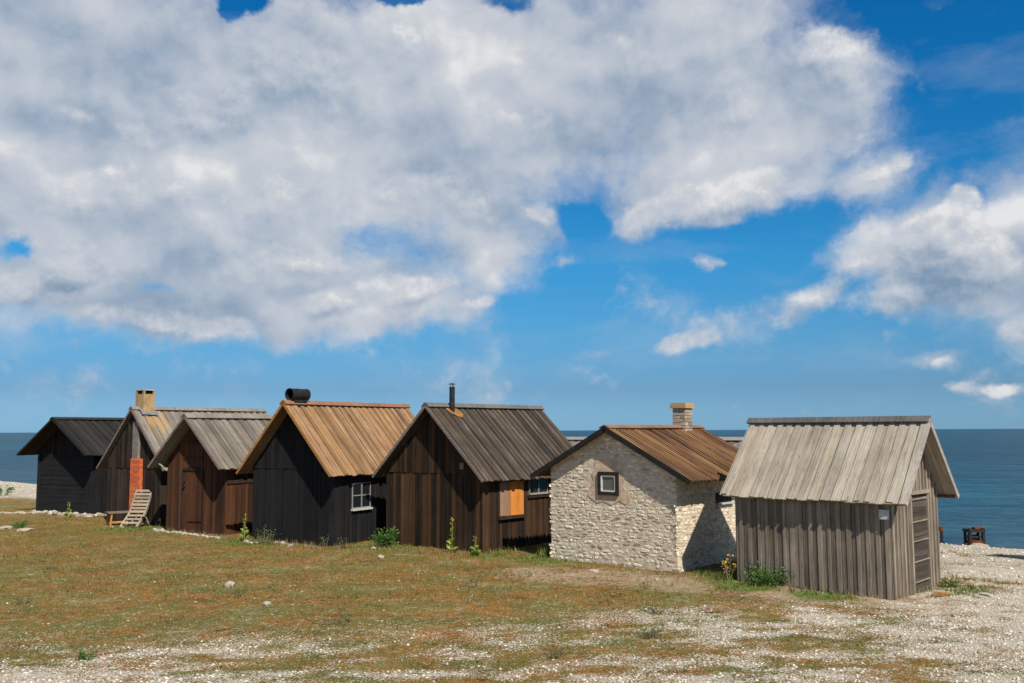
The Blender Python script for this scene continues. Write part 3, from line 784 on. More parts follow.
# local +X points to the foot end; rails rise towards -X
rails = []
for sy in (-.25, .25):
    mb = MB(); mb.bar((.42, sy, .02), (-.08, sy, .42), .045, .07); mb.bar((-.06, sy, .40), (-.42, sy, 1.06), .045, .07); mb.build('side_rail', M['chair_wood'], t)
    mb = MB(); mb.bar((-.05, sy * .86, .36), (-.34, sy * .86, .0), .04, .05); mb.build('leg', M['chair_wood'], t)
    mb = MB(); mb.bar((.22, sy * .86, .20), (-.05, sy * .86, .0), .04, .05) if False else mb.bar((-.30, sy * .86, .10), (.20, sy * .86, .09), .035, .05); mb.build('stretcher', M['chair_wood'], t)
mb = MB()
for k_ in range(7):
    f = .02 + k_ * .155; x0, z0 = -.06 - .36 * f, .42 + .64 * f; mb.bar((x0 + .03, -.27, z0), (x0 + .03, .27, z0), .075, .018, up=(-.48, 0, .88) if False else (.88, 0, .48))
mb.build('backrest', M['chair_wood'], t)
mb = MB()
for k_ in range(4):
    f = .2 + k_ * .24; mb.bar((.42 - .5 * f, -.27, .055 + .40 * f), (.42 - .5 * f, .27, .055 + .40 * f), .075, .018, up=(.62, 0, .78))
mb.build('seat', M['chair_wood'], t)

t = empty('low_table', (-11.78, 28.75, gz1(-11.78, 28.75)), .62); tag(t, 'low wooden table with orange legs beside the deck chair', 'table')
mb = MB()
for k_ in range(4): mb.box(-.50, .42, -.26 + k_ * .13, -.14 + k_ * .13, .38, .41)
mb.build('tabletop', M['table_top'], t)
for sx in (-.40, .32):
    for sy in (-.2, .2):
        mb = MB(); mb.bar((sx - .03, sy, .0), (sx, sy, .38), .06, .05); mb.build('leg', M['table_leg'], t)
mb = MB(); mb.bar((-.39, -.2, .12), (.32, -.2, .12), .03, .05); mb.bar((-.39, .2, .12), (.32, .2, .12), .03, .05); mb.build('stretcher', M['table_leg'], t)

# ------------------------------------------------------------------ winch on the shore
wx, wy = 14.22, 29.3
wz = gz1(wx, wy)
t = empty('boat_winch', (wx, wy, wz), .12); t.scale = (.78, .8, .74); tag(t, 'rusty iron boat winch frame on a pale concrete block at the shoreline', 'winch')
mb = MB(); mb.prism(lambda a, b, c: (a, c, b), [(-.42, -.15), (.42, -.15), (.34, .13), (.05, .19), (-.20, .17), (-.36, .08)], -.35, .35); mb.build('concrete_block', M['limestone'], t)
for sx in (-.28, .28):
    mb = MB(); mb.box(sx - .05, sx + .05, -.20, -.10, .08, .78); mb.box(sx - .04, sx + .04, .12, .2, .08, .74); mb.build('post', M['darkrust'], t)
mb = MB(); mb.box(-.34, .34, -.22, .22, .62, .74); mb.build('top_beam', M['darkrust'], t)
mb = MB(); mb.box(-.24, .24, -.18, .18, .15, .27); mb.build('bed_plate', M['rust'], t)
mb = MB(); mb.tube((-.20, 0, .40), (.16, 0, .40), .10, n=18); mb.tube((-.2, 0, .40), (-.17, 0, .40), .16, n=20); mb.tube((.13, 0, .40), (.16, 0, .40), .14, n=20); mb.tube((-.3, 0, .40), (.3, 0, .40), .025); mb.build('drum', M['darkrust'], t)
mb = MB(); mb.tube((-.02, -.05, .74), (.26, -.05, .78), .085, .07, n=14); mb.tube((.02, .1, .76), (.2, .1, .76), .05, n=10); mb.build('gear_housing', M['rust'], t)
# mooring post
mx, my = 12.95, 28.7
mz = gz1(mx, my)
t = empty('mooring_post', (mx, my, mz)); tag(t, 'short rusty mooring post just right of the grey shed', 'post')
mb = MB(); mb.tube((0, 0, -.2), (0, 0, .44), .045, .04); mb.build('shaft', M['darkrust'], t)
mb = MB(); mb.tube((0, 0, .40), (0, 0, .52), .075, .065); mb.build('head', M['rust'], t)

# ------------------------------------------------------------------ row boat at the right edge
bx_, by_ = 17.35, 28.9
t = empty('rowing_boat', (bx_, by_, gz1(bx_, by_) + .02), .35 + math.pi); tag(t, 'dark red wooden boat drawn up at the right edge of the shore', 'boat')
mb = MB(); ns = 12; prev = None; secs = []
for i in range(ns + 1):
    u = i / ns; x = -1.9 + 3.8 * u; wd = .62 * (math.sin(math.pi * min(1, .12 + u * .88)) ** .6); wd = max(wd, .02)
    if u < .5: wd = .62 * math.sin(math.pi * .5 * min(1, u * 2 + .02)) ** .7
    else: wd = .62 * (1 - .35 * ((u - .5) * 2) ** 2)
    sh = .50 + .22 * (2 * u - 1) ** 2; kl = .02 + .16 * max(0, 1 - u * 5)
    secs.append([(x, s_ * wd * a, kl + (sh - kl) * b) for s_, a, b in ((-1, 1, 1), (-1, .86, .5), (-1, .5, .12), (1, 0, 0), (1, .5, .12), (1, .86, .5), (1, 1, 1))])
vs = [p for s_ in secs for p in s_]; fs = []
for i in range(ns):
    for j in range(6): fs.append((i * 7 + j, i * 7 + j + 1, (i + 1) * 7 + j + 1, (i + 1) * 7 + j))
fs.append(tuple(ns * 7 + j for j in range(7)))
mb.add(vs, fs); hull = mb.build('hull', plain('dark_red_paint', (.035, .010, .008), (.07, .02, .014), 6, .6), t)
so2 = hull.modifiers.new('thickness', 'SOLIDIFY'); so2.thickness = .03
mb = MB()
for x in (-.6, .4, 1.3): mb.box(x - .1, x + .1, -.5, .5, .36, .385)
mb.build('thwarts', M['silver_trim'], t)
mb = MB()
for sg in (-1, 1):
    for i in range(ns):
        p = secs[i][0 if sg < 0 else 6]; q_ = secs[i + 1][0 if sg < 0 else 6]; mb.bar((p[0], p[1], p[2] + .01), (q_[0], q_[1], q_[2] + .01), .05, .035)
mb.build('gunwale', M['old_white'], t)

# ------------------------------------------------------------------ plants
def leafquad(mb, p, L_, W_, d):
    d = Vector(d).normalized(); u = d.cross(Vector((random.uniform(-1, 1), random.uniform(-1, 1), random.uniform(-.3, 1)))).normalized()
    p = Vector(p); mb.add([p, p + d * L_ * .5 + u * W_ * .5, p + d * L_, p + d * L_ * .5 - u * W_ * .5], [(0, 1, 2, 3)])
def bush(name, label, x, y, r, hgt, n, mat, leaf=.05, cat='bush', group=None, flowers=None, stems=8):
    t = empty(name, P3(x, y)); tag(t, label, cat, group)
    mb = MB(); sb = MB(); tips = []
    for i in range(stems):
        a = random.uniform(0, 6.28); rr = random.uniform(.3, 1) ** .7 * r; tp = Vector((rr * math.cos(a), rr * math.sin(a), hgt * random.uniform(.6, 1) * (1 - .35 * (rr / r) ** 2)))
        sb.tube((tp.x * .15, tp.y * .15, -.02), tp * .95, .006, .003, n=5); tips.append(tp)
    for i in range(n):
        tp = random.choice(tips); f = random.uniform(.12, 1) ** .6
        p = Vector((tp.x * (.15 + .85 * f), tp.y * (.15 + .85 * f), tp.z * f)) + Vector([random.gauss(0, .16 * r) for _ in range(3)])
        if p.z < .01: p.z = random.uniform(.01, .06)
        leafquad(mb, p, leaf * random.uniform(.6, 1.4), leaf * .5, (p.x + random.gauss(0, .2), p.y + random.gauss(0, .2), random.uniform(-.1, .5)))
    mb.build('foliage', M[mat], t); sb.build('stem', M['dry' if mat != 'leaf' else 'leaf_dark'], t)
    if flowers:
        for i in range(flowers):
            fb = MB(); tp = random.choice(tips)
            p = tp + Vector([random.gauss(0, .03) for _ in range(3)])
            for k_ in range(5): leafquad(fb, p, .035, .03, (random.gauss(0, 1), random.gauss(0, 1), random.uniform(0, 1)))
            fb.build('flower', M['flower'], t)
    return t
bush('green_bush', 'bushy green shrub in the corner between the black hut and the stove-pipe hut', -3.08, 23.15, .34, .50, 900, 'leaf', .06, stems=14)
bush('green_bush', 'low spreading green shrub at the foot of the pale grey shed wall', 4.62, 17.22, .40, .40, 1300, 'leaf', .05, stems=20)
bush('yellow_flower', 'orange-yellow flowering weed at the left corner of the pale grey shed', 4.02, 17.78, .14, .46, 110, 'dry', .04, cat='plant', flowers=16, stems=6)
bush('wild_shrub', 'grey-green weeds standing before the left corner of the coal-black hut', -6.20, 23.75, .34, .50, 200, 'leaf_dark', .045, cat='plant', stems=9)
bush('wild_shrub', 'thin weed at the wall of the black hut, left of its window', -4.55, 23.15, .13, .34, 90, 'leaf_dark', .04, cat='plant', stems=4)
bush('wild_shrub', 'thin weed against the black hut, under its window', -4.05, 22.9, .14, .30, 90, 'leaf_dark', .04, cat='plant', stems=4)
bush('wild_shrub', 'low green bush alone on the grass by the far left black hut', -14.68, 28.3, .24, .24, 350, 'leaf', .05, stems=9)
bush('wild_shrub', 'small leggy grey weed in the open turf before the stove-pipe hut', -.72, 17.3, .22, .20, 90, 'leaf_dark', .03, cat='plant', stems=9)
bush('wild_shrub', 'small dark green tuft on pebbles at the lower left', -5.2, 11.75, .12, .12, 240, 'leaf', .03, cat='plant', stems=8)
bush('wild_shrub', 'dark green weed on the pebbles in front of the pale grey shed', 1.86, 12.9, .17, .12, 240, 'leaf_dark', .03, cat='plant', stems=10)
bush('wild_shrub', 'flat grey-green weed on pebbles below the stone house', .55, 11.9, .22, .10, 220, 'leaf_dark', .028, cat='plant', stems=10)
bush('wild_shrub', 'pale leafy weed growing at the right door post of the pale grey shed', 7.78, 17.0, .2, .14, 220, 'grass_green', .05, cat='plant', stems=9)
for k_, (x, y, lb) in enumerate(((-26.2, 43.0, 'first green clump from the left at the shingle edge'), (-24.6, 42.6, 'middle green clump at the shingle edge by the far left hut'), (-22.6, 42.0, 'green clump at the shingle edge, closest to the far left hut'))):
    bush('shore_plant', lb, x, y, .42, .62, 200, 'leaf', .10, cat='plant', stems=7, group='green clumps along the shingle edge')
for k_, (px, py_, lb) in enumerate(((-2.5, 14.0, 'wispy grey weed among the first pebbles, left of centre'), (2.2, 14.6, 'wispy dark weed on turf in front of the stone house'), (-4.6, 16.2, 'wispy weed in the middle of the turf before the coal-black hut'), (-9.3, 19.2, 'wispy grey weed in the turf before the red-brown hut'), (-8.0, 15.6, 'low green weed near the left edge of the turf'))):
    bush('turf_weed', lb, px, py_, .15, .13, 110, 'leaf_dark', .03, cat='plant', stems=7)
def mullein(x, y, hgt, label):
    t = empty('mullein', P3(x, y)); tag(t, label, 'plant', 'tall mullein spikes by the hut walls')
    mb = MB(); mb.tube((0, 0, -.02), (.01, .01, hgt), .014, .006, n=6); mb.build('stalk', M['leaf_yellow'], t)
    mb = MB()
    for i in range(int(60 * hgt)):
        z_ = hgt * random.uniform(.5, 1.0); a = random.uniform(0, 6.28); leafquad(mb, (.01 * math.cos(a), .01 * math.sin(a), z_), .05, .035, (math.cos(a), math.sin(a), .6))
    mb.build('flower_spike', M['leaf_yellow'], t)
    mb = MB()
    for i in range(22):
        a = random.uniform(0, 6.28); z_ = hgt * random.uniform(.02, .5); leafquad(mb, (0, 0, z_), .20 * (1 - z_ / hgt), .07, (math.cos(a), math.sin(a), .45))
    mb.build('leaves', M['leaf_yellow'], t)
mullein(-1.40, 21.85, .80, 'tallest pale green mullein spike, before the stove-pipe hut gable')
mullein(-.85, 21.35, .42, 'short pale green mullein near the right corner of the stove-pipe hut')
mullein(-6.85, 24.25, .70, 'pale green mullein between the red-brown hut and the coal-black hut')
mullein(-14.55, 31.05, .50, 'thin pale mullein before the horizontal boards of the far left hut')

# ------------------------------------------------------------------ loose stones
def stone(x, y, rx, ry, rz, label, group=None, rot=None, mat='limestone', name='limestone_rock'):
    mb = MB(); mb.rock((0, 0, 0), rx, ry, rz, 0, .22, 1)
    o = mb.build(name, M[mat]); o.location = P3(x, y, rz * .35); o.rotation_euler = (0, 0, random.uniform(0, 3) if rot is None else rot)
    tag(o, label, 'stone', group); return o
random.seed(77)
for i in range(26):
    f = i / 25; x = -10.2 + 2.5 * f; y = 27.0 - 2.1 * f + random.uniform(-.12, .12)
    stone(x, y, random.uniform(.05, .16), random.uniform(.04, .10), random.uniform(.025, .06), 'white limestone in the line of stones before the red-brown hut', 'line of white stones before the red-brown hut', -.6)
for i in range(9):
    f = i / 8; x = -6.75 + 1.3 * f; y = 24.2 - .6 * f + random.uniform(-.2, .1)
    stone(x, y, random.uniform(.07, .12), random.uniform(.05, .09), random.uniform(.03, .06), 'white stone in the short line before the left corner of the coal-black hut', 'white stones before the coal-black hut', -.5)
for i in range(14):
    f = i / 13; x = -18.4 + 2.3 * f + random.uniform(-.05, .05); y = 33.0 + random.uniform(-.15, .15)
    stone(x, y, random.uniform(.10, .2), random.uniform(.07, .12), random.uniform(.04, .07), 'white stone in the line left of the far left black hut', 'white stones left of the far left hut', 0)
for x, y, r, lb in ((-16.7, 33.3, .2, 'large white rock at the line of stones beside the far left hut'), (-14.9, 27.9, .34, 'flat pale slab beside the low green bush at far left'), (-14.0, 27.3, .3, 'flat pale slab nearest the camera at far left'),
                    (-5.15, 17.35, .13, 'white rock alone in the turf before the red-brown hut'), (-3.30, 22.6, .10, 'white stone at the foot of the green shrub by the black hut'), (-2.95, 21.2, .09, 'bright white stone on turf before the stove-pipe hut'),
                    (1.62, 19.0, .16, 'flat white stone on bare soil before the stone house'), (-4.0, 15.5, .10, 'white rock mid turf, left of centre'), (9.05, 16.7, .13, 'white stone right of the shed door'), (8.0, 16.15, .16, 'flat white slab before the shed door'),
                    (2.7, 17.9, .07, 'small white stone before the right half of the stone house'), (-11.8, 28.0, .1, 'white stone under the low wooden table'), (-11.5, 27.9, .08, 'white stone under the foot of the deck chair')):
    stone(x, y, r, r * .7, r * (.22 if 'flat' in lb else .5), lb)
stone(7.25, 16.2, .30, .15, .03, 'flat orange slab lying by the shed door', mat='rust_bright', rot=.7, name='orange_slab')
stone(6.3, 15.9, .07, .05, .03, 'small orange stone at the foot of the pale shed wall', mat='rust_bright')

# ------------------------------------------------------------------ gravel (stuff): real stones over the pebbly ground
def scatter_rocks(name, n, xr, yr, smin, smax, gamma, pfun, mat, sub=1, thr=True, flat=.5):
    x = rng.uniform(*xr, n); y = rng.uniform(*yr, n)
    ok = pfun(x, y) > rng.random(n); x, y = x[ok], y[ok]; n = len(x)
    z = gz(x, y) + (fbm(x * 3.1, y * 3.1, 3) - .5) * .035
    r = smin + (smax - smin) * rng.random(n) ** gamma
    bv, bf = ICO[1]; bv = np.array(bv); bf = np.array(bf); nv = len(bv)
    V = bv[None] * (1 + rng.uniform(-.25, .25, (n, nv, 1)))
    V = V * np.stack([r, r * rng.uniform(.6, .95, n), r * rng.uniform(flat * .6, flat * 1.3, n)], 1)[:, None, :]
    th = rng.uniform(0, np.pi, n); c, s = np.cos(th)[:, None], np.sin(th)[:, None]
    Vx = V[..., 0] * c - V[..., 1] * s + x[:, None]; Vy = V[..., 0] * s + V[..., 1] * c + y[:, None]; Vz = V[..., 2] + (z + r * .12)[:, None]
    co = np.stack([Vx, Vy, Vz], -1).reshape(-1, 3); fc = (bf[None] + (np.arange(n) * nv)[:, None, None]).reshape(-1, 3)
    me = np_mesh(name, co, fc, 3); me.materials.append(mat); o = bpy.data.objects.new(name, me); COL.objects.link(o)
    return o
infr = lambda x, y: (np.abs(x) < y * .575 + .5)
def in_hut(x, y):
    m = np.zeros_like(x, bool)
    for hx, hy, yw, W, L in ((-15.31, 32.39, .491, 2.9, 4), (-11.678, 29.147, .609, 2.71, 5), (-8.84, 26.426, .563, 2.43, 3.4), (-5.572, 24.038, .554, 2.81, 4.4), (-1.919, 22.853, .69, 3.19, 4.3), (2.053, 19.863, .714, 3.18, 4.1), (6.989, 16.515, -.8, 2.07, 3)):
        dx, dy = x - hx, y - hy; v = dx * math.sin(yw) + dy * math.cos(yw); u = dx * math.cos(yw) - dy * math.sin(yw)
        m |= (np.abs(u) < W / 2) & (v > 0) & (v < L)
    return m
def p_near(x, y):
    P, S, G = cover(x, y); k = np.clip((P - .12) * 1.0, 0, .8) * (.35 + 1.1 * fbm(x * 4, y * 6, 3)); return np.where(infr(x, y) & ~in_hut(x, y), k, 0) + .006 * infr(x, y)
PM = island_mat('loose_pebbles', [(0, (.32, .26, .195)), (.2, (.50, .43, .34)), (.55, (.62, .55, .45)), (.85, (.72, .655, .555)), (1, (.52, .40, .29))], .004, 60)
g1 = scatter_rocks('gravel', 150000, (-9, 12), (8.5, 19), .005, .026, 3.5, p_near, PM)
tag(g1, 'pale limestone pebbles scattered over the foreground turf', 'gravel', kind='stuff')
def p_far(x, y):
    P, S, G = cover(x, y); return np.where((np.abs(x) < y * .575 + .5) & ~in_hut(x, y), np.clip((P - .3) * 1.3, 0, .9), 0)
g2 = scatter_rocks('shingle', 60000, (-44, 24), (18, 74), .015, .06, 3, p_far, PM)
tag(g2, 'pale shingle of the beach behind and beside the huts', 'shingle', kind='stuff')

# ------------------------------------------------------------------ turf blades (stuff)
def tufts(name, n, xr, yr, hmin, hmax, dens, mat, label):
    x = rng.uniform(*xr, n); y = rng.uniform(*yr, n); ok = dens(x, y) > rng.random(n); x, y = x[ok], y[ok]; n = len(x); k = 4
    x = np.repeat(x, k) + rng.normal(0, .015, n * k); y = np.repeat(y, k) + rng.normal(0, .015, n * k); n *= k
    z = gz(x, y) + (fbm(x * 3.1, y * 3.1, 3) - .5) * .035 - .004
    h_ = rng.uniform(hmin, hmax, n) * (1 + (y > 16) * .3); w = h_ * .10 + .0015; a = rng.uniform(0, 2 * np.pi, n); ln = h_ * rng.uniform(.2, 1.0, n); b = rng.uniform(0, 2 * np.pi, n)
    p0 = np.stack([x - w * np.cos(a), y - w * np.sin(a), z], 1); p1 = np.stack([x + w * np.cos(a), y + w * np.sin(a), z], 1)
    p2 = np.stack([x + ln * np.cos(b), y + ln * np.sin(b), z + h_], 1)
    co = np.stack([p0, p1, p2], 1).reshape(-1, 3); me = np_mesh(name, co, np.arange(n * 3).reshape(-1, 3), 3)
    me.materials.append(mat); o = bpy.data.objects.new(name, me); COL.objects.link(o); tag(o, label, 'grass', kind='stuff')
def d_turf(x, y):
    P, S, G = cover(x, y); return np.where(infr(x, y) & ~in_hut(x, y), np.clip(1.05 - P * 1.3 - S * .8, .03, 1) * (.25 + .75 * (fbm(x * 1.7, y * 1.7 + 50, 3) > .48)), 0)
tufts('turf', 120000, (-19, 12), (8.8, 31), .012, .045, d_turf, M['grass'], 'short rust-brown and olive turf in front of the huts')
def d_gr(x, y):
    P, S, G = cover(x, y); n_ = fbm(x * 1.4 + 9, y * 1.4 + 2, 3); return np.where(infr(x, y) & ~in_hut(x, y), np.clip(G * .9 + .16 * (n_ > .54) * (P < .8), 0, 1), 0)
tufts('green_grass', 45000, (-19, 12), (8.8, 31), .025, .075, d_gr, M['grass_green'], 'green grass tufts by the hut walls and in the turf')
# long grass along the wall feet
def tall(name, spots, label, mat='grass_green'):
    mb = MB()
    for (x0, y0, x1, y1, n, hh) in spots:
        for i in range(n):
            f = random.random(); x = x0 + (x1 - x0) * f + random.gauss(0, .04); y = y0 + (y1 - y0) * f + random.gauss(0, .04); z = gz1(x, y) - .01
            h_ = random.uniform(.3, 1) * hh; a = random.uniform(0, 6.28); w = .004 + h_ * .02; l = h_ * random.uniform(.1, .5); b = random.uniform(0, 6.28)
            mb.add([(x - w * math.cos(a), y - w * math.sin(a), z), (x + w * math.cos(a), y + w * math.sin(a), z), (x + l * math.cos(b), y + l * math.sin(b), z + h_)], [(0, 1, 2)])
    o = mb.build(name, M[mat])
    tag(o, label, 'grass', kind='stuff')
tall('long_grass', [(-.9, 21.7, .6, 22.6, 200, .16), (.6, 21.0, 1.5, 22.2, 700, .28), (3.5, 18.6, 4.2, 17.9, 500, .14), (5.2, 17.0, 6.1, 16.1, 260, .10), (-4.3, 22.9, -2.9, 23.1, 200, .13), (-6.9, 24.3, -6.0, 23.6, 300, .2), (6.9, 15.9, 7.6, 16.2, 160, .10), (7.55, 16.8, 7.75, 15.9, 220, .09), (7.7, 17.0, 8.5, 17.0, 160, .08), (.9, 21.2, -.2, 20.8, 200, .07), (-3.0, 22.1, -1.0, 21.5, 120, .12), (-9.8, 26.5, -8.0, 25.5, 150, .08)], 'longer green grass along the feet of the hut walls')

tall('dry_weeds', [(-10.3, 27.3, -7.6, 25.3, 160, .16), (-6.9, 24.3, -4.4, 22.7, 260, .22), (-4.3, 22.9, -3.0, 23.0, 90, .2), (-3.2, 22.5, -.7, 21.4, 260, .18), (-.7, 21.5, .7, 22.6, 120, .16), (.9, 20.6, 3.3, 18.6, 220, .10), (4.3, 17.7, 6.1, 15.9, 260, .14), (6.3, 15.7, 7.8, 17.2, 120, .14), (-16.6, 32.9, -14.2, 31.5, 200, .16)], 'dry straw-coloured weeds along the feet of the hut walls', 'dry')

# ------------------------------------------------------------------ world: Nishita sky and procedural clouds in direction space
SUN_AZ, SUN_EL = R_(154), R_(47)
FPX = 936.3
PITCH, ROLL = R_(5.437), R_(-.219)
def pix_dir(px, py):
    c, s = math.cos(ROLL), math.sin(ROLL); dx, dy = px - 512, py - 341.5
    a = c * dx + s * dy; b = -s * dx + c * dy; r, u = a / FPX, -b / FPX
    d = Vector((r, math.cos(PITCH) - u * math.sin(PITCH), math.sin(PITCH) + u * math.cos(PITCH))).normalized()
    return math.atan2(d.x, d.y), math.asin(d.z)
def world():
    w = bpy.data.worlds.new('World'); sc.world = w; w.use_nodes = True; nt = w.node_tree
    for n_ in list(nt.nodes): nt.nodes.remove(n_)
    N = NB(nt)
    out = N.n('ShaderNodeOutputWorld'); bg = N.n('ShaderNodeBackground'); N.lk(bg.outputs[0], out.inputs[0])
    sky = N.n('ShaderNodeTexSky'); sky.sky_type = 'NISHITA'; sky.sun_disc = False; sky.sun_elevation = SUN_EL; sky.sun_rotation = SUN_AZ
    sky.air_density = 1.0; sky.dust_density = .25; sky.ozone_density = 3.0; sky.altitude = 0
    d = N.n('ShaderNodeTexCoord').outputs['Generated']
    sp = N.n('ShaderNodeSeparateXYZ'); N.lk(d, sp.inputs[0])
    az = N.math('ARCTAN2', sp.outputs[0], sp.outputs[1]); el = N.math('ARCSINE', sp.outputs[2])
    cb = N.n('ShaderNodeCombineXYZ'); N.lk(az, cb.inputs[0]); N.lk(el, cb.inputs[1])
    q0 = cb.outputs[0]
    wn = N.n('ShaderNodeTexNoise', noise_dimensions='2D'); N.lk(q0, wn.inputs[0]); wn.inputs['Scale'].default_value = 8; wn.inputs['Detail'].default_value = 6; wn.inputs['Roughness'].default_value = .6
    wv = N.vmath('SCALE', N.vmath('SUBTRACT', wn.outputs['Color'], (.5, .5, .5)), .07)
    q = N.vmath('ADD', q0, wv)
    def blobs(q, lst):
        tot = None
        for (px, py, rx, ry, rot, amp) in lst:
            a, e_ = pix_dir(px, py)
            mp = N.mapping(q, (rx / FPX, ry / FPX, 1), (a, e_, 0), (0, 0, R_(rot)), 'TEXTURE')
            g = N.n('ShaderNodeTexGradient', gradient_type='SPHERICAL'); N.lk(mp, g.inputs[0])
            v = N.math('MULTIPLY', g.outputs['Fac'], amp * 1.5)
            tot = v if tot is None else N.math('ADD', tot, v)
        return tot
    PROF = CLOUDS
    def n2d(vec, sc_, det, ro):
        nd = N.n('ShaderNodeTexNoise', noise_dimensions='2D'); N.lk(vec, nd.inputs['Vector'])
        nd.inputs['Scale'].default_value = sc_; nd.inputs['Detail'].default_value = det; nd.inputs['Roughness'].default_value = ro
        return nd.outputs[0]
    def billow(vec, sc_):
        v1 = N.n('ShaderNodeTexVoronoi', feature='F1', voronoi_dimensions='2D'); N.lk(vec, v1.inputs['Vector']); v1.inputs['Scale'].default_value = sc_
        v1.inputs['Detail'].default_value = 3; v1.inputs['Roughness'].default_value = .55; v1.inputs['Lacunarity'].default_value = 2.3; v1.normalize = True
        return N.math('SUBTRACT', .5, v1.outputs['Distance'])
    def S(v): return N.math('SUBTRACT', v, .5)
    def lin(terms):
        t = None
        for v, k in terms:
            x = N.math('MULTIPLY', v, k); t = x if t is None else N.math('ADD', t, x)
        return t
    # --- layer A: the broad soft deck
    qs = N.mapping(q, (1, 1.35, 1))
    covA = blobs(q, CLOUDS)
    nA = n2d(qs, 5.0, 10, .60); 
    qz = N.vmath('ADD', N.mapping(q0, (1, 1.25, 1)), N.vmath('SCALE', wv, .35))
    sA = n2d(qz, 6.5, 6, .50); sA2 = n2d(N.vmath('ADD', qz, (.008, .026, 0)), 6.5, 6, .50)
    densA = N.math('ADD', covA, N.math('MULTIPLY', S(nA), EDGE))
    outv = N.math('ADD', N.rng(el, .55, .85, 0, .20), N.rng(N.math('ABSOLUTE', az), .75, 1.2, 0, .35))  # unseen cloud overhead and behind, added to neutralise the blue fill light
    densA = N.math('ADD', densA, outv)
    aA = N.rng(densA, .10, 1.15, 0, 1, True)
    lowf = n2d(N.vmath('ADD', q, (4.1, 2.2, 0)), 4.2, 5, .55)
    brA = N.math('ADD', BASE, lin([(N.math('SUBTRACT', sA, sA2), REL), (S(nA), .35), (S(lowf), LOWA), (blobs(q, LIGHTS), .20), (blobs(q, DARKS), -.26)]))
    brA = N.math('ADD', brA, N.math('ADD', N.rng(el, .55, .9, 0, -.38), N.rng(N.math('ABSOLUTE', az), .75, 1.2, 0, -.15)))  # the unseen added cloud is darkened to hold the fill light down
    pal = [(0, (.20, .30, .43)), (.30, (.34, .42, .53)), (.55, (.49, .54, .62)), (.80, (.61, .635, .68)), (1, (.80, .80, .80))]
    cA = N.ramp(N.rng(brA, -.05, 1.25, 0, 1), pal)
    # --- layer B: cumulus heads, lit from above
    qB = N.vmath('ADD', q0, N.vmath('SCALE', wv, .45))
    def densB_at(off):
        qq = N.vmath('ADD', qB, (off[0], off[1], 0)) if off else qB
        qo = N.vmath('ADD', N.mapping(q0, (1, 1.15, 1)), (off[0] * .5, off[1] * .5, 0)) if off else N.mapping(q0, (1, 1.15, 1))
        return blobs(qq, PUFFS), lin([(S(n2d(qo, 11, 9, .60)), 1.7), (billow(qo, 19), .6)])
    b1, m1 = densB_at(None); b2, m2 = densB_at((.006, .020)); dB = N.math('ADD', b1, m1)
    aB = N.math('MULTIPLY', N.rng(dB, .26, .86, 0, 1, True), .9)
    brB = N.math('ADD', N.math('ADD', N.rng(N.math('SUBTRACT', b1, b2), -.45, .45, -.24, .20, True), lin([(N.math('SUBTRACT', m1, m2), RELB), (S(lowf), .6), (S(nA), .7), (blobs(q, DARKS), -.24)])), BASEB)
    cB = N.ramp(N.rng(brB, -.02, 1.12, 0, 1), pal)
    hs = N.n('ShaderNodeHueSaturation'); N.lk(sky.outputs[0], hs.inputs['Color'])
    skyc = N.vmath('SCALE', N.mix(1.0, hs.outputs[0], N.ramp(el, SKYT), 'MULTIPLY'), 1.5)
    up = N.rng(sp.outputs[2], .0, .03, 0, .97)
    # thin high veil
    veil = N.math('MULTIPLY', N.rng(n2d(N.mapping(q0, (1, 3.2, 1), (7, 1, 0)), 3.0, 6, .6), .50, .78, 0, .26), N.rng(el, .01, .06, .5, 1))
    fin = N.mix(N.math('MULTIPLY', veil, up), skyc, N.vmath('SCALE', (.50, .58, .66), 1 / STR))
    fin = N.mix(N.math('MULTIPLY', aA, up), fin, N.vmath('SCALE', cA, 1 / STR))
    fin = N.mix(N.math('MULTIPLY', aB, up), fin, N.vmath('SCALE', cB, 1 / STR))
    fin = N.vmath('SCALE', fin, .87)
    N.lk(fin, bg.inputs[0]); bg.inputs[1].default_value = STR
    w.cycles.sampling_method = 'MANUAL'; w.cycles.sample_map_resolution = 512
STR = .10
REL, BASE, LOWA, EDGE = 2.4, .72, .6, 2.7
RELB, BASEB = 1.1, .64
SKYT = [(p, (r / 1.5, g / 1.5, b / 1.5)) for p, r, g, b in ((0, .29, .60, 1.15), (.043, .26, .47, .80), (.10, .25, .60, .88), (.176, .16, .70, 1.0), (.33, .05, .66, 1.06), (.47, .03, .62, 1.05), (.75, .34, .42, .46))]
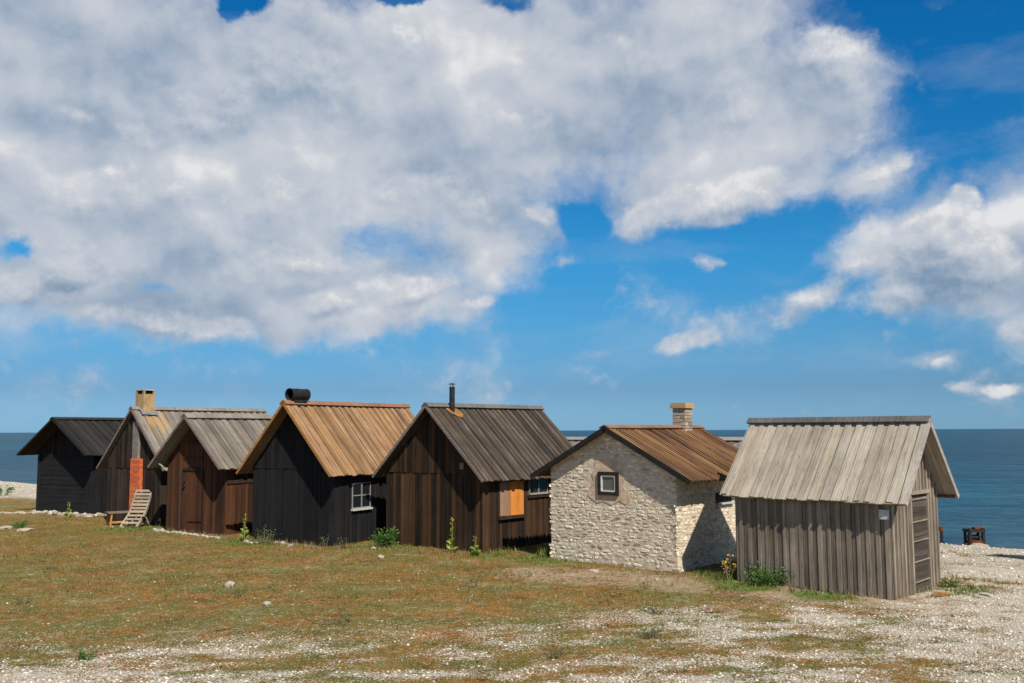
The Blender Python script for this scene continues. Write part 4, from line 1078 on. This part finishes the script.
# px, py, rx, ry, rot, amplitude  (directions given by where the photographer saw them)
CLOUDS = [(60, 80, 300, 230, 0, 1.2), (330, 140, 300, 200, 0, 1.1), (560, 80, 270, 180, 10, 1.1), (730, 60, 180, 150, 20, .8), (230, 270, 250, 75, -4, .75), (55, 285, 90, 45, 0, .5),
          (700, 180, 140, 70, 15, .5), (330, 318, 190, 40, 0, .5), (120, 325, 150, 30, 0, .4), (500, 270, 120, 60, 20, .45), (650, 215, 70, 50, 0, .3), (850, 110, 100, 90, 30, .42), (880, 175, 60, 30, 20, .40),
          (940, 268, 75, 68, 0, .75), (860, 258, 70, 36, 10, .55), (1030, 305, 70, 75, 0, .6), (800, 316, 60, 36, 20, .36), (690, 345, 50, 20, 12, .15), (985, 385, 60, 8, 0, .25), (935, 362, 50, 14, 0, .3), (600, 345, 60, 14, 0, .4), (1010, 215, 40, 24, 0, .35),
          (-500, 200, 500, 250, 0, 1.0), (1500, 150, 400, 200, 0, .9), (200, -350, 500, 200, 0, .8), (246, 0, 34, 18, 0, -1.5), (418, -2, 40, 22, 0, -2.2), (505, 0, 40, 12, 0, -.8), (578, 218, 36, 26, 0, -.8), (12, 252, 30, 16, 0, -1.1), (160, 292, 36, 10, 0, -.6)]
PUFFS = [(78, 266, 44, 28, 10, 1.0), (35, 292, 60, 24, 0, .7), (125, 312, 70, 20, 0, .7), (215, 328, 80, 18, -3, .7), (300, 262, 90, 30, 12, .8), (345, 300, 80, 22, 15, .8), (425, 290, 60, 20, 30, .8), (480, 303, 34, 10, 5, .5),
         (540, 215, 26, 20, 0, .7), (640, 222, 44, 30, 0, .8), (695, 205, 60, 30, 0, .8), (750, 190, 55, 36, 20, .8), (850, 75, 50, 44, 0, .55), (820, 45, 40, 30, 0, .5), (880, 168, 36, 14, 20, .6), (905, 158, 12, 16, 0, .4), (860, 140, 30, 16, 30, .4),
         (415, 45, 34, 34, 0, .6), (310, 80, 90, 60, 0, .6), (200, 120, 100, 40, 20, .6), (110, 190, 110, 40, 0, .5), (640, 60, 80, 40, 0, .5), (520, 120, 90, 40, 0, .4), (250, 200, 120, 40, 10, .4), (460, 200, 70, 40, 0, .4), (740, 110, 40, 50, 0, .4), (90, 120, 60, 24, 0, .35), (560, 260, 60, 20, 20, .45), (390, 190, 60, 30, 0, .4),
         (966, 200, 24, 24, 0, 1.1), (948, 228, 42, 24, 0, .9), (930, 262, 60, 42, 0, 1.1), (982, 268, 46, 42, 0, 1.0), (900, 300, 44, 24, 0, .7), (985, 235, 24, 20, 0, .5), (1014, 326, 26, 18, 20, .8), (705, 262, 26, 20, 0, .55), (728, 266, 20, 10, 0, .3), (680, 345, 44, 14, 10, .65), (818, 297, 34, 18, 10, .5), (785, 326, 34, 14, 20, .3), (860, 262, 40, 20, 30, .4), (960, 388, 22, 9, 0, .42), (1002, 387, 20, 8, 0, .42), (935, 362, 26, 9, 0, .5)]
DARKS = [(120, 60, 200, 90, 0, 1.0), (230, 300, 190, 40, 0, .9), (480, 170, 250, 80, 0, .35), (950, 285, 90, 66, 0, 1.35), (640, 120, 130, 60, 0, .35), (430, 335, 150, 30, 0, 1.0), (230, 245, 120, 34, 0, .9), (560, 265, 60, 40, 0, .5), (800, 130, 60, 60, 0, .4)]
LIGHTS = [(300, 90, 150, 90, 0, .8), (870, 90, 80, 80, 0, .6), (130, 190, 150, 60, 0, .6), (430, 50, 130, 60, 0, .7), (860, 245, 60, 30, 0, .9), (420, 290, 110, 22, 25, .5), (600, 60, 150, 60, 0, .4)]
world()

# ------------------------------------------------------------------ sun
sd = Vector((math.cos(SUN_EL) * math.sin(SUN_AZ), math.cos(SUN_EL) * math.cos(SUN_AZ), math.sin(SUN_EL)))
sl = bpy.data.lights.new('sun', 'SUN'); sl.energy = 5.0; sl.angle = R_(.53); sl.color = (1, .94, .85)
slo = bpy.data.objects.new('sun', sl); COL.objects.link(slo); slo.location = (20, -30, 40); slo.rotation_euler = sd.to_track_quat('Z', 'Y').to_euler()

# ------------------------------------------------------------------ camera
cd = bpy.data.cameras.new('camera'); cd.sensor_width = 36; cd.lens = 36 * FPX / 1024; cd.clip_start = .1; cd.clip_end = 120000
cam = bpy.data.objects.new('camera', cd); COL.objects.link(cam)
cam.matrix_world = Matrix.Translation((0, 0, 2.8)) @ Matrix.Rotation(R_(90) + PITCH, 4, 'X') @ Matrix.Rotation(ROLL, 4, 'Z')
sc.camera = cam
sc.view_settings.view_transform = 'Standard'; sc.view_settings.look = 'None'; sc.view_settings.exposure = .2; sc.view_settings.gamma = 1
sc.cycles.max_bounces = 5; sc.cycles.diffuse_bounces = 3; sc.cycles.glossy_bounces = 2
sc.cycles.use_denoising = True
